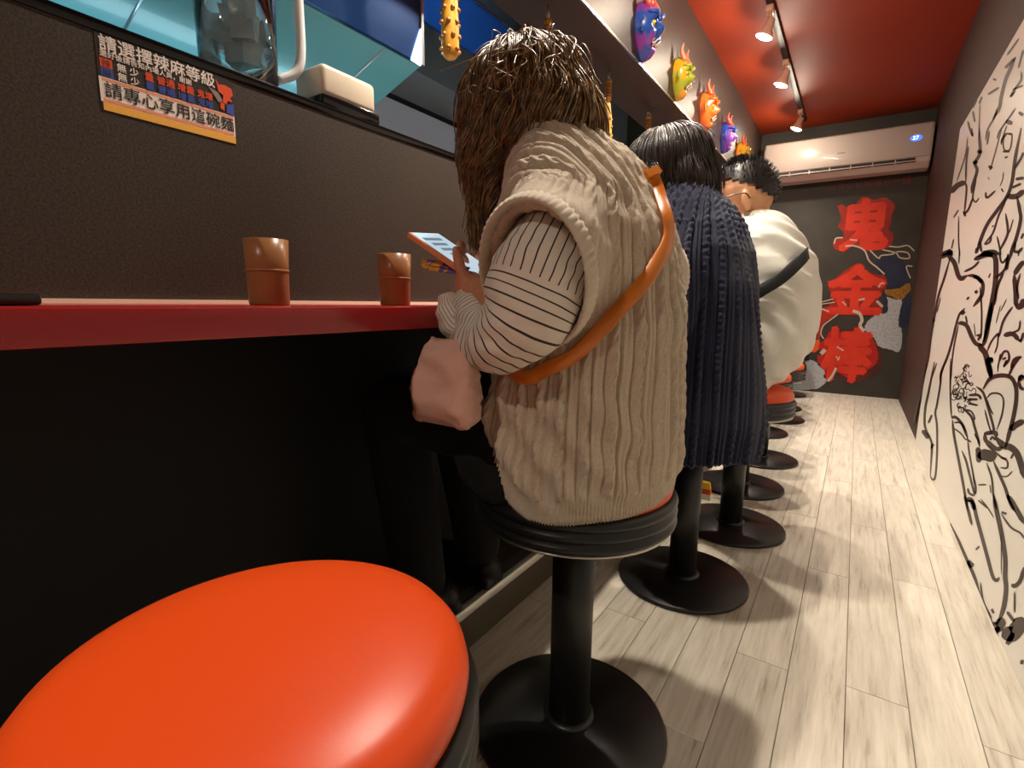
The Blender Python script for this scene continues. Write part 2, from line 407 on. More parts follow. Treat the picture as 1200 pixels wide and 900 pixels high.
box('outlet_slot', (A0 + 0.06, A1 - 0.09, YE - 0.2235, YE - 0.20, Z0 + 0.050, Z0 + 0.080), mat('dark_outlet', '#1d1110', 0.6), ac)
lv = box('louvre', (A0 + 0.055, A1 - 0.085, YE - 0.226, YE - 0.21, Z0 + 0.055, Z0 + 0.063), M_ac, ac, bevel=0.002)
for k in range(6):
    x = A0 + 0.2 + k * 0.14; box('fin', (x, x + 0.006, YE - 0.225, YE - 0.205, Z0 + 0.048, Z0 + 0.082), M_ac, lv)
dp = mesh('display', *ellipsoid((0.235, YE - 0.228, 1.968), [(0.036, 0, 0), (0, 0.003, 0), (0, 0, 0.022)]), mat('blue_display', '#101050', 0.3, emit=(0.05, 0.12, 1.0, 1), estr=2.5), ac, label='round lit blue display')
M_digit = mat('display_digits', '#c0e8ff', 0.3, emit=(0.5, 0.9, 1.0, 1), estr=4.0)
text('display_digits', '27', 0.036, (0.213, YE - 0.2325, 1.956), ROT_B, M_digit, dp)
box('logo_mark', (-0.25, -0.2, YE - 0.2295, YE - 0.228, 1.925, 1.932), mat('grey_print', '#8a7a72', 0.5), fp)

# ------------------------------------------------------------------ mural board on the right wall
M_board = mat('white_mural_board', '#dedad2', 0.32, coat=0.1)
M_ink = mat('brown_black_ink', '#2c1a14', 0.5)
XB = XR - 0.006
mur = box('mural_board', (XB, XR - 0.0005, -1.3, 3.55, 0.004, 1.645), M_board)
tag(mur, 'white wall board covered with a dark brush-line demon drawing', 'mural')
ZONES = {1: (1090, 20, 1 / 6), 2: (1090, 150, 1 / 6), 3: (1080, 290, 120 / 675), 4: (1060, 420, 0.2), 5: (1100, 580, 100 / 450), 6: (930, 200, 160 / 1029), 7: (920, 330, 160 / 1029)}
INK = {1: "8:625 150 540 270;12:595 290 525 360;14:457 432 452 446;10:485 495 405 545;14:600 280 560 370 530 440 500 560 485 640 440 720;6:330 580 300 640;8:365 560 345 610;5:350 600 340 900;8:300 660 315 740;9:265 730 280 790 300 840;7:470 640 455 700 405 790 390 870;9:640 380 640 440 600 500 565 560 600 520;9:655 230 620 360;7:600 640 560 700 490 800 470 860;28:560 725 550 755;7:575 830 535 820 505 860 500 900;22:645 670 632 690;8:655 480 580 510;7:415 800 400 900;6:540 760 500 880",
2: "5:265 60 245 200 185 380;8:268 130 255 230 250 380;22:145 455 190 405 250 380;8:250 385 255 440 240 605;9:240 605 270 570 300 490;22:232 606 250 600;8:290 0 300 60;13:345 0 350 170 315 245 330 300 300 400 290 460;20:350 155 345 180;20:312 230 322 255;7:325 350 310 420 300 490 320 520 345 490;5:505 0 430 270 420 285;18:428 265 420 285;12:408 355 414 352;9:390 450 400 490 460 440;6:540 40 515 80 520 150 560 150 575 50 545 38;9:510 165 560 165;14:532 200 538 212;7:500 425 515 450;4:515 310 510 360 490 410;14:640 0 600 200 575 380 540 480 470 580 400 680 350 800 330 880;22:540 480 605 480 660 440;14:610 480 630 580 635 650 600 790 560 880;8:540 490 480 620 440 740 380 815;12:438 686 444 694;8:380 820 420 800 430 760;10:530 600 545 700 540 760 490 860;8:470 760 490 850 495 900;12:600 360 660 350;10:590 290 640 210 655 170;10:575 420 640 390;6:200 620 200 800 210 900;6:200 575 165 630;6:165 780 150 850;18:80 890 150 860;12:150 860 150 900;18:360 880 440 870 480 890;12:600 800 590 860 620 870 650 840;5:585 640 555 740;10:655 740 640 780;10:350 800 360 870",
3: "16:120 65 160 50 195 20;18:195 20 185 60 215 100 240 180 260 205 300 185;9:190 60 150 200 110 320 85 450 60 600 45 720 20 850;16:72 470 80 490;14:300 185 350 190 400 230 400 300 380 340 340 390;16:340 190 370 200 400 235;5:250 0 245 110;9:280 160 340 130 380 90;9:365 0 355 40;20:370 60 430 40 480 60 490 120 485 240 465 360 440 480 410 620;18:345 80 420 50 470 50;5:440 200 455 170;12:370 285 350 300;14:300 330 310 340;7:385 260 395 400 395 520 390 600;9:285 400 250 440 230 500 200 620 170 720 130 820 120 900;14:260 440 285 420;16:240 500 270 500 300 520 330 590 360 635 400 640;6:245 500 215 640 200 760 190 900;7:290 450 300 500;9:360 580 385 580 370 615;4:345 500 355 590;22:400 640 390 660 420 700 440 780 460 860;16:465 360 430 560 405 650;14:430 745 470 735;7:430 690 460 620 500 570 510 590;9:510 590 540 480 600 390;6:505 560 500 640 480 700;18:540 580 600 570 640 610;10:645 620 660 600 670 560;10:640 610 660 620;7:600 560 640 540 650 480;18:610 180 620 300 620 390;18:610 180 640 130 675 90;24:620 395 660 380 675 340;8:650 170 630 260 640 340;10:540 165 500 260 480 380;10:490 200 550 140 570 40;8:510 30 530 100 570 60;12:600 20 570 90 560 150;18:635 40 645 42;3:520 380 490 500;3:560 340 520 420;9:515 750 540 690 570 690 575 740 545 780;16:542 725 548 738;6:500 800 520 700;12:590 800 610 740 660 720;12:640 880 650 850 675 850;5:100 760 60 880;5:125 330 100 430",
4: "7:250 0 215 90 210 150 190 270 180 320 190 400 190 560 180 690 165 710 150 690;8:175 20 140 200 120 300 120 400 150 470 160 520 150 690;14:105 420 140 470;7:130 30 100 180 70 300 55 380;8:160 330 140 380;8:170 500 155 530;6:270 0 268 200 275 350;10:275 350 300 345 340 390 370 470;9:280 360 290 450 310 560 340 720 370 890;6:290 375 330 380 360 430;5:290 410 330 440 360 480;8:335 540 360 600 380 680 410 790 415 750 400 680;6:370 480 380 560 400 670 410 740;6:360 470 390 490;8:370 760 380 790 410 805;16:360 830 390 830 410 890;9:340 290 390 340 410 400 430 470 440 520;6:350 300 390 310 410 350 400 360;9:375 215 430 215 450 240;8:370 240 430 240;7:380 265 430 275;9:420 165 460 200 490 290 520 400 520 430;6:470 300 490 380 510 440;14:460 180 500 120 560 100 620 110 650 160 655 230 640 330 610 450 590 520;16:480 0 500 60 505 115;20:480 10 520 10;9:610 100 640 40 670 0;9:580 50 600 10;4:545 80 550 40;14:665 130 690 110 700 100;12:665 130 680 170 700 180;6:480 235 510 205 560 210 580 250 570 330 540 420;5:480 235 500 290 520 330;14:465 440 530 435 535 460;14:470 440 475 480 500 500 540 530 580 520;7:475 500 520 540 570 580 600 590;7:500 480 515 460 530 480;22:530 460 580 510 620 520 660 560 690 650 700 700;38:440 545 460 562 500 572 520 600;18:430 520 435 610;11:520 600 560 690 590 760 620 850 650 900;7:480 610 510 700 520 800 540 890;6:560 580 600 600 600 640 560 640;4:560 690 600 690 630 660;20:625 568 636 574;20:620 420 650 390 700 365;5:430 740 480 740;4:500 740 505 790;6:430 830 490 880;6:410 440 440 500",
5: "9:135 0 155 80 175 160;11:150 30 180 40 200 120 230 230 260 340 285 430 305 450 320 435;12:60 150 110 260 150 350 190 440 215 540 270 660 290 690;18:150 350 180 380;6:215 270 195 290;6:220 460 235 560 280 650;8:280 600 290 625;14:290 0 300 60 330 200 350 330 350 430 355 500 340 600 310 680;30:275 680 310 700 340 650;34:290 710 312 728;46:345 705 380 735 415 700 450 650;40:365 750 390 765;10:360 615 400 670;16:360 0 400 60 450 150;7:330 90 360 100;6:330 100 380 170 430 200 450 230;4:220 20 260 70 290 120;12:450 380 430 450 400 480 385 470;6:400 510 400 620;14:430 878 448 884;3:330 200 330 420"}
def parse(s):
    for it in s.split(';'):
        w, p = it.split(':'); v = list(map(float, p.split())); yield float(w), np.array(v).reshape(-1, 2)
def stroke(P, w, unproj, taper=True):
    C = catmull(P, 7); T = np.gradient(C, axis=0); T /= np.linalg.norm(T, axis=1)[:, None] + 1e-9
    N = np.stack([-T[:, 1], T[:, 0]], 1); t = np.linspace(0, 1, len(C))
    wd = w / 2 * (np.clip(np.minimum(t, 1 - t) * 5 + 0.35, 0, 1) if taper else 1.0)
    A = [unproj(*p) for p in C + N * np.reshape(wd, (-1, 1)) * np.ones((len(C), 1))]; B = [unproj(*p) for p in C - N * np.reshape(wd, (-1, 1)) * np.ones((len(C), 1))]
    n = len(C); return np.array(A + B), [(i, i + 1, n + i + 1, n + i) for i in range(n - 1)]
parts = []
for z, s in INK.items():
    ox, oy, sc = ZONES[z]
    for w, P in parse(s):
        Q = P * sc + [ox, oy]; parts.append(stroke(Q, max(w * sc * 1.75, 1.15), lambda a, b: onx(a, b, XB - 0.0006)))
for k in range(60):      # small curls of the mane
    a = random.uniform(0, 6.28); q = math.sqrt(random.random()); c = np.array([345 + 62 * q * math.cos(a), 180 + 140 * q * math.sin(a)])
    r = random.uniform(9, 20); a0 = random.uniform(0, 6.28); th = np.linspace(a0, a0 + random.uniform(2.2, 4.5), 6)
    P = c + np.stack([r * 0.8 * np.cos(th), r * np.sin(th)], 1); parts.append(stroke(P * 0.2 + [1060, 420], random.uniform(0.7, 1.5), lambda a, b: onx(a, b, XB - 0.0006)))
for k in range(46):      # the drawing goes on along the board outside the frame
    y0 = random.uniform(-1.2, 1.25); z0 = random.uniform(0.1, 1.5); a0 = random.uniform(0, 6.28)
    P = [(y0, z0)]
    for j in range(5):
        a0 += random.uniform(-0.9, 0.9); P.append((P[-1][0] + 0.07 * math.cos(a0), min(1.6, max(0.03, P[-1][1] + 0.09 * math.sin(a0)))))
    P = np.clip(np.array(P), [-1.28, 0.03], [1.25, 1.6]); parts.append(stroke(P, random.uniform(0.006, 0.016), lambda a, b: np.array([XB - 0.0006, a, b])))
V, F = join(parts); mesh('ink_drawing', V, F, M_ink, mur, smooth=False)['kind'] = 'stuff'

# ------------------------------------------------------------------ printed film on the end wall
yb = YE - 0.002
def zpoly(name, zone, pts, m, dy, label=None, rough=0.0):
    ox, oy, sc = ZONES[zone]; P = np.array(pts, float).reshape(-1, 2) * sc + [ox, oy]
    C = catmull(np.vstack([P, P[:1]]), 5)[:-1]
    C = C + rng.normal(0, 0.35, C.shape)
    V = [ony(a, b, yb - dy) for a, b in C]
    T3 = tessellate_polygon([[Vector((float(a), float(b), 0.0)) for a, b in C]])
    return mesh(name, V, T3, m, wall_back, smooth=False, label=label)
M_redc = mat('red_brush_print', '#a8240f', 0.55, col2='#8e1c0c', nscale=5)
M_glyph = mat('orange_red_brush_print', '#e23a1c', 0.55, col2='#d42c14', nscale=7)
M_redc2 = mat('scarlet_spray_print', '#a81210', 0.55, col2='#bc1a16', nscale=4)
M_halo = mat('dull_red_spray_print', '#5e1f16', 0.6, col2='#451c14', nscale=9)
M_dk = mat('dark_red_print', '#7c1a12', 0.6)
M_navy = mat('navy_print', '#1a2038', 0.55, col2='#232a44', nscale=14)
M_gold = mat('gold_print', '#a8741c', 0.5, col2='#7c5214', nscale=60)
M_cloud = mat('grey_white_cloud_print', '#b4b4b8', 0.55, col2='#8e8e96', nscale=70, contrast=(0.5, 0.7))
M_line = mat('pale_line_print', '#c8b8a8', 0.55)
M_orange = mat('orange_print', '#e0581c', 0.55)
zpoly('navy_figure', 7, [680, -160, 760, -190, 860, -180, 930, -100, 940, 0, 900, 40, 760, 60, 740, 0, 700, -60], M_navy, 0.0002)
zpoly('navy_figure', 7, [880, 130, 940, 90, 952, 300, 900, 350, 850, 330], M_navy, 0.0002)
zpoly('cloud', 7, [760, 115, 830, 135, 880, 145, 860, 260, 855, 330, 880, 370, 865, 520, 780, 510, 710, 490, 680, 440, 640, 400, 600, 360, 620, 300, 660, 270, 690, 240, 770, 230], M_cloud, 0.0004)
zpoly('gold_sash', 7, [750, 60, 860, 50, 930, 10, 940, 70, 870, 135, 800, 110, 755, 95], M_gold, 0.0006)
zpoly('spray_halo', 7, [320, 360, 470, 360, 560, 330, 680, 400, 730, 560, 690, 690, 560, 760, 430, 740, 330, 640, 300, 500], M_halo, 0.0002)
zpoly('cloud', 7, [150, 590, 220, 600, 260, 640, 300, 680, 290, 720, 320, 740, 260, 800, 180, 815, 60, 810, 80, 730, 150, 700, 160, 650], M_cloud, 0.0004)
zpoly('calligraphy', 6, [330, 265, 370, 255, 415, 285, 460, 260, 520, 195, 570, 210, 610, 220, 700, 205, 765, 270, 740, 330, 735, 400, 715, 440, 755, 480, 740, 560, 690, 590, 600, 600, 520, 580, 440, 560, 380, 570, 360, 600, 310, 590, 300, 540, 330, 510, 375, 500, 370, 460, 335, 420, 355, 370, 345, 310], M_redc, 0.0008, 'big red brush character at the top of the end wall')
zpoly('calligraphy', 7, [330, 20, 420, -60, 545, -136, 600, -100, 670, -60, 755, -40, 760, 40, 720, 100, 690, 150, 740, 190, 700, 240, 620, 235, 560, 210, 500, 225, 420, 235, 330, 290, 280, 330, 270, 400, 245, 440, 245, 380, 260, 280, 265, 210, 330, 180, 360, 120, 330, 60], M_redc, 0.0008, 'middle red brush character on the end wall')
zpoly('calligraphy', 7, [330, 380, 400, 380, 470, 400, 540, 360, 600, 380, 660, 430, 690, 500, 700, 580, 650, 650, 560, 690, 520, 735, 460, 720, 400, 680, 350, 700, 310, 720, 290, 650, 250, 610, 245, 560, 290, 540, 240, 500, 250, 460, 300, 440], M_redc2, 0.0008, 'lowest red brush character on the end wall')
zpoly('navy_figure', 7, [735, 50, 765, 110, 775, 210, 750, 235, 735, 150], M_navy, 0.001)
zpoly('orange_flame', 7, [190, 500, 230, 450, 260, 440, 245, 520, 200, 530], M_orange, 0.001)
NOTCH = {6: "14:425 330 460 320;14:420 390 455 380;26:472 450 455 500;14:565 295 615 290;14:570 360 615 355;14:570 440 600 435;14:610 480 655 465;20:450 815 500 795", 7: "14:420 70 480 60;12:600 40 680 30;14:450 180 480 176;10:520 440 600 430;12:470 560 520 600;14:420 480 430 520"}
LINES = {6: "10:370 505 320 510 305 550;12:390 570 440 565 500 580 540 610 570 680 630 730 685 780;10:425 520 480 525;10:575 600 640 660 660 640 740 630 790 610 860 620 870 660 800 655 770 620 670 595;10:720 570 790 575 860 565 910 605;10:895 720 850 725 880 810;12:640 880 660 850 685 850", 7: "24:510 220 560 240 580 290 565 330 595 375;9:400 245 340 290 290 330 270 390 290 430;7:270 155 365 130;7:275 170 375 155;10:390 490 440 520;8:385 560 400 590 410 565;14:555 140 600 130;30:270 545 303 512;18:320 750 355 710 385 650;20:690 145 735 190;10:275 205 330 225;9:430 150 460 178"}
for nm, D, m, dy in (('brush_gap', NOTCH, M_dk, 0.0012), ('outline', LINES, M_line, 0.0026)):
    parts = []
    for z, s in D.items():
        ox, oy, sc = ZONES[z]
        for w, P in parse(s): parts.append(stroke(P * sc + [ox, oy], w * sc, lambda a, b: ony(a, b, yb - dy), False))
    V, F = join(parts); mesh(nm, V, F, m, wall_back, smooth=False)
for ch, (ax0, ay0, ax1, ay1) in (('鬼', (981, 232, 1047, 294)), ('金', (966, 311, 1042, 368)), ('棒', (960, 386, 1026, 444))):
    a_ = ony(ax0, ay1, yb); b_ = ony(ax1, ay0, yb); hgt = b_[2] - a_[2]; sz = hgt / 0.92
    o = text('brush_glyph', ch, sz, (a_[0], yb - 0.0016, a_[2] + 0.09 * hgt), ROT_B, M_glyph, wall_back, xs=(b_[0] - a_[0]) / sz)
    bm = bmesh.new(); bm.from_mesh(o.data)
    for k in range(5):
        me2 = o.data.copy(); me2.transform(Matrix.Translation((0.017 * math.cos(k * 1.2566), -0.0001 * (k + 1), 0.017 * math.sin(k * 1.2566)))); bm.from_mesh(me2)
    bm.to_mesh(o.data); bm.free()
tl = ony(970, 224, yb); tr = ony(1068, 212, yb)
text('small_lettering', 'カラシビ味噌らー麺', (tr[0] - tl[0]) / 9.0, (tl[0], yb - 0.001, tl[2] + 0.005), ROT_B, mat('faded_red_print', '#7a2a1c', 0.6), wall_back)

# ------------------------------------------------------------------ demon masks on the soffit
def make_mask(y, zc, sc, c1, c2, chorn, label, lean):
    r = empty('demon_mask', (XSO, y, zc)); tag(r, label, 'mask', 'demon masks along the soffit')
    base = mat('mask_paint', c1, 0.25, col2=c2, nscale=16, coat=0.5, contrast=(0.42, 0.52))
    W, Hh = 0.066 * sc, 0.096 * sc
    def f(u, v):
        rr = np.clip(1 - u * u - v * v, 0, 1); g = lambda a, b, s: np.exp(-((u - a) ** 2 + (v - b) ** 2) / s ** 2)
        h = 0.052 * np.sqrt(rr) + 0.016 * (g(0.42, 0.36, 0.22) + g(-0.42, 0.36, 0.22)) - 0.014 * (g(0.38, 0.12, 0.16) + g(-0.38, 0.12, 0.16))
        return (h + 0.026 * g(0, -0.05, 0.2) + 0.010 * (g(0.55, -0.25, 0.25) + g(-0.55, -0.25, 0.25)) - 0.014 * np.exp(-((v + 0.52) / 0.1) ** 2 - (u / 0.42) ** 4) + 0.008 * g(0, -0.8, 0.2)) * sc
    L = np.array([[1, 0, 0], [0, math.cos(lean), -math.sin(lean)], [0, math.sin(lean), math.cos(lean)]])
    def at(u, v, d=0.0): return np.array([XSO + 0.012 + f(np.float64(u), np.float64(v)) + d, y, zc]) + L @ np.array([0, u * W * (1 - 0.22 * max(0, -v)), v * Hh])
    n, k = 40, 16; V = []; F = []
    for i in range(k + 1):
        q = (i / k) ** 0.8
        for j in range(n):
            a = 2 * np.pi * j / n; V.append(at(q * math.cos(a), q * math.sin(a)))
    for j in range(n):
        a = 2 * np.pi * j / n; p = at(math.cos(a), math.sin(a)); p[0] = XSO + 0.001; V.append(p)
    for i in range(k + 1):
        for j in range(n): F.append((i * n + j, (i + 1) * n + j, (i + 1) * n + (j + 1) % n, i * n + (j + 1) % n))
    face = mesh('face', V, F, base, r)
    for s in (-1, 1):
        p = at(0.40 * s, 0.70); q = at(0.62 * s, 1.12, 0.02); t = at(0.66 * s, 1.45, 0.028)
        mesh('horn', *tube(catmull([p, q, t], 6), np.linspace(0.015, 0.002, 13) * sc, 12), mat('horn_paint', chorn, 0.35), r)
        e = mesh('eye', *ellipsoid(at(0.38 * s, 0.12, 0.002), np.eye(3) * 0.011 * sc, 12, 8), mat('gold_eye', '#e8c040', 0.2, 0.3), r)
        mesh('pupil', *ellipsoid(at(0.36 * s, 0.10, 0.011 * sc), np.eye(3) * 0.0045 * sc, 8, 6), M_gloss_black, e)
        mesh('brow', *tube([at(0.12 * s, 0.26, 0.004), at(0.4 * s, 0.46, 0.006), at(0.72 * s, 0.46, 0.004)], [0.004 * sc, 0.009 * sc, 0.003 * sc], 8), mat('brow_paint', c2, 0.3), face)
        mesh('fang', *tube([at(0.22 * s, -0.56, 0.004), at(0.24 * s, -0.40, 0.014)], [0.006 * sc, 0.001], 8), mat('ivory_tooth', '#f2e2c4', 0.3), r)
        mesh('ear', *ellipsoid(at(0.97 * s, 0.05, 0.006), [(0.006 * sc, 0, 0), (0, 0.012 * sc, 0.004), (0, 0, 0.026 * sc)], 12, 8), base, face)
    mesh('mouth', *tube([at(u, -0.54 + 0.08 * abs(u), 0.002) for u in np.linspace(-0.4, 0.4, 7)], 0.006 * sc, 8), mat('mouth_paint', '#3a0c0c', 0.4), face)
    return r
make_mask(2.16, 1.838, 1.12, '#8a3a9a', '#2450a8', '#e05a50', 'large purple and blue demon mask, first along the soffit above the navy coat', 0.12)
make_mask(2.655, 1.828, 1.0, '#f0a020', '#a8b030', '#e88060', 'yellow demon mask with green patch, between the big purple mask and the orange one', 0.05)
make_mask(3.165, 1.832, 1.08, '#e8501c', '#f07830', '#e86030', 'orange demon mask with tall horn, between a yellow and a small purple mask', 0.0)
make_mask(3.69, 1.828, 1.0, '#7a3aa0', '#2a4cb0', '#e05040', 'smaller purple and blue demon mask between the orange mask and the last yellow one', 0.05)
make_mask(4.20, 1.832, 1.0, '#f09020', '#e0b030', '#e06030', 'yellow demon mask last in the row, near the air conditioner', 0.0)

# ------------------------------------------------------------------ studded clubs hanging from the soffit
M_clubgold = mat('gold_painted_wood', '#c8962e', 0.4, col2='#b07a20', nscale=40)
M_stud = mat('copper_stud', '#a86a34', 0.35, 0.3)
M_wrap = mat('brown_cord_wrap', '#8a5a24', 0.6)
def make_club():
    r = empty('studded_club')
    mesh('club_body', *lathe([(0.001, -0.345), (0.012, -0.343), (0.019, -0.336), (0.0225, -0.322), (0.0225, -0.28), (0.019, -0.19), (0.013, -0.145), (0.010, -0.13), (0.001, -0.13)], 24), M_clubgold, r)
    h = mesh('handle', *lathe([(0.001, -0.135), (0.012, -0.135), (0.012, -0.06), (0.014, -0.055), (0.014, -0.045), (0.001, -0.043)], 20), M_clubgold, r)
    for k in range(6): mesh('cord_turn', *lathe([(0.012, -0.125 + k * 0.011), (0.0148, -0.1225 + k * 0.011), (0.0148, -0.119 + k * 0.011), (0.012, -0.1165 + k * 0.011)], 20), M_wrap, h)
    th = np.linspace(0, 2 * np.pi, 21); hk = mesh('hook', *tube(np.stack([0.0 * th, 0.013 * np.cos(th), -0.034 + 0.013 * np.sin(th)], 1), 0.0035, 8), M_trim, r)
    mesh('hook_shank', *tube([(0, 0, -0.025), (0, 0, 0.0)], 0.0025, 8), M_trim, hk)
    sv = ellipsoid((0, 0, 0), np.eye(3) * 0.0062, 10, 7); sm = None
    for i in range(5):
        for j in range(6):
            z = -0.325 + i * 0.031; rr = np.interp(z, [-0.33, -0.28, -0.19, -0.145], [0.0225, 0.0225, 0.019, 0.013]); a = j * math.pi / 3 + (i % 2) * math.pi / 6
            if sm is None:
                o = mesh('stud', *sv, M_stud, r); sm = o.data
            else:
                o = link('stud', sm, r)
            o.location = (rr * math.cos(a), rr * math.sin(a), z)
    return r
club0 = make_club()
CL = [(-0.925, 1.075, 'gold studded club hanging clear in front of the blue kitchen panel'), (-0.94, 1.585, 'gold club hanging behind the crown of the vest wearer'), (-0.955, 2.115, 'gold club with wrapped handle hanging between the two heads of long hair'),
      (-0.955, 2.61, 'gold club hanging right behind the navy coat wearer\'s hair'), (-0.96, 3.13, 'gold club hanging from the soffit, second from the mural end'), (-0.96, 3.64, 'gold club hanging just in front of the man\'s forehead')]
for i, (x, y, lb) in enumerate(CL):
    o = club0 if i == 0 else copy_tree(club0); o.location = (x, y, ZSO - 0.006 - (0.0 if i else 0.01)); o.rotation_euler = (0.0, 0.0, i * 0.3); tag(o, lb, 'club', 'studded clubs hanging along the soffit')

# ------------------------------------------------------------------ kitchen behind the pass
cab = empty('hanging_cabinet', (-1.2, 0.3, 1.39)); tag(cab, 'blue steel cabinet hanging above the pass, teal glazed underside', 'cabinet')
box('cabinet_front', (-1.06, -1.05, -0.9, 1.105, 1.388, 1.95), M_bluefront, cab)
box('cabinet_body', (-1.38, -1.061, -0.9, 1.105, 1.43, 1.95), M_bluefront, cab)
pV = np.array([(-1.062, -0.9, 1.386), (-1.062, 1.105, 1.386), (-1.40, 1.105, 1.27), (-1.40, -0.9, 1.27), (-1.062, -0.9, 1.392), (-1.062, 1.105, 1.392), (-1.40, 1.105, 1.276), (-1.40, -0.9, 1.276)])
mesh('underside_panel', pV, [(0, 1, 2, 3), (7, 6, 5, 4), (0, 4, 5, 1), (1, 5, 6, 2), (2, 6, 7, 3), (3, 7, 4, 0)], M_teal, cab, smooth=False)
for y in (0.50, 0.98): mesh('panel_rib', *tube([(-1.066, y, 1.384), (-1.39, y, 1.272)], 0.0025, 8), M_steel, cab)
box('end_trim', (-1.066, -1.046, 1.098, 1.108, 1.386, 1.95), M_steel, cab)
M_glow = mat('cool_white_glow', '#ffffff', 0.4, emit=(0.8, 0.93, 1.0, 1), estr=14.0)  # emission paints the bright white patch on the cabinet's end panel
kl = empty('glow_wedge', (-1.05, 1.09, 1.39)); tag(kl, 'cool white glowing wedge on the end of the hanging blue cabinet', 'lamp')
wq = [onx(493.5, 34, -1.046), onx(493.5, 76, -1.046), onx(483, 69, -1.046)]; wq = np.array(wq + [q + [-0.003, 0, 0] for q in wq])
mesh('glow_face', wq, [(0, 2, 1), (3, 4, 5), (0, 1, 4, 3), (1, 2, 5, 4), (2, 0, 3, 5)], M_glow, kl, smooth=False)
wb = wq.copy(); wb[:, 0] = np.where(wq[:, 0] > -1.0475, -1.0492, -1.0498); mesh('wedge_plate', (wb - wb.mean(0)) * [1, 1.12, 1.12] + wb.mean(0), [(0, 2, 1), (3, 4, 5), (0, 1, 4, 3), (1, 2, 5, 4), (2, 0, 3, 5)], M_steel, kl, smooth=False)
hood = empty('kitchen_hood', (-1.65, 1.5, 1.82)); tag(hood, 'long extractor hood on the kitchen wall, steel front coloured with reflected blue', 'hood')
box('hood_front', (-1.51, -1.495, 0.2, 2.7, 1.82, 2.03), M_kblue, hood)
box('hood_lip', (-1.512, -1.490, 0.2, 2.7, 2.03, 2.037), M_trim, hood)
box('hood_body', (-1.849, -1.512, 0.2, 2.7, 1.83, 2.02), M_steel, hood)
sh = empty('kitchen_shelf', (-1.6, 1.6, 1.49)); tag(sh, 'dark steel shelf under the extractor hood', 'shelf')
box('shelf_board', (-1.849, -1.5, 0.9, 2.7, 1.485, 1.505), mat('dark_steel_edge', '#15181c', 0.4, 0.5), sh)
box('shelf_front', (-1.52, -1.50, 0.9, 2.7, 1.12, 1.485), mat('pale_grey_steel', '#9a9ca4', 0.35, 0.2), sh)
A = bpy.data.lights.new('kitchen_ceiling_light', 'AREA'); A.shape = 'RECTANGLE'; A.size = 0.5; A.size_y = 2.2; A.energy = KITCHEN_W; A.color = (0.62, 0.86, 1.0)
ao = bpy.data.objects.new('kitchen_ceiling_light', A); COL.objects.link(ao); ao.location = (-1.25, 0.7, 2.5)
fx = box('kitchen_ceiling_panel', (-1.5, -1.0, -0.4, 1.8, 2.51, 2.549), mat('light_panel_frame', '#d8dcde', 0.5)); tag(fx, 'flat light panel on the kitchen ceiling', 'lamp')
A2 = bpy.data.lights.new('added_strip_light', 'AREA'); A2.shape = 'RECTANGLE'; A2.size = 0.05; A2.size_y = 1.6; A2.energy = 1.8; A2.color = (0.55, 0.9, 1.0)  # added light, brightens the teal cabinet underside from below
ao2 = bpy.data.objects.new('added_strip_light', A2); COL.objects.link(ao2); ao2.location = (-1.34, 0.25, 1.18); ao2.rotation_euler = (math.radians(180), math.radians(-20), 0)
st = box('added_strip_lamp', (-1.38, -1.30, -0.6, 1.05, 1.112, 1.172), mat('added_lamp_housing', '#c8d0d4', 0.4), bevel=0.004); tag(st, 'slim strip lamp added out of sight behind the pass ledge', 'lamp')

# pitcher of iced water on the ledge
M_clear = mat('clear_plastic', '#f4fbfc', 0.03, trans=1.0, ior=1.45)
M_ice = mat('ice', '#eef4f6', 0.12, trans=0.6, ior=1.31, bump=0.5, bscale=60)
M_frost = mat('frosted_handle', '#fbfdfd', 0.2, trans=0.15, ior=1.35, coat=0.4)
px_, py_ = -0.925, 0.520
pit = empty('water_pitcher', (px_, py_, 1.10)); tag(pit, 'clear plastic pitcher of iced water standing on the black ledge', 'pitcher')
mesh('jug_wall', *lathe([(0.001, 1.101), (0.056, 1.101), (0.060, 1.106), (0.065, 1.33), (0.0625, 1.33), (0.057, 1.112), (0.001, 1.110)], 48, (px_, py_, 0)), M_clear, pit)
mesh('base_ring', *lathe([(0.055, 1.1005), (0.0615, 1.1005), (0.0635, 1.106), (0.0605, 1.110)], 48, (px_, py_, 0)), M_steel, pit)
for k in range(16):
    a = random.uniform(0, 6.28); q = random.uniform(0.0, 0.038); z = random.uniform(1.15, 1.31); s = random.uniform(0.011, 0.016)
    ang = random.uniform(0, 1.5); c, s2 = math.cos(ang), math.sin(ang)
    V, F = boxvf(-s, s, -s, s, -s, s); V = V * rng.uniform(0.8, 1.2, V.shape); V = V @ np.array([[c, s2, 0.2], [-s2, c, 0], [-0.2, 0, 1]]) + [px_ + q * math.cos(a), py_ + q * math.sin(a), z]
    mesh('ice_cube', V, F, M_ice, pit, smooth=False)
mesh('water', *lathe([(0.001, 1.1125), (0.0560, 1.1125), (0.0610, 1.30), (0.001, 1.30)], 40, (px_, py_, 0)), mat('water', '#f2fafa', 0.0, trans=1.0, ior=1.33), pit)
mesh('handle', *tube(catmull([(px_ + 0.02, py_ + 0.058, 1.325), (px_ + 0.035, py_ + 0.092, 1.318), (px_ + 0.035, py_ + 0.098, 1.25), (px_ + 0.035, py_ + 0.096, 1.185), (px_ + 0.03, py_ + 0.085, 1.158), (px_ + 0.02, py_ + 0.058, 1.140)], 6), 0.0085, 14), M_frost, pit)

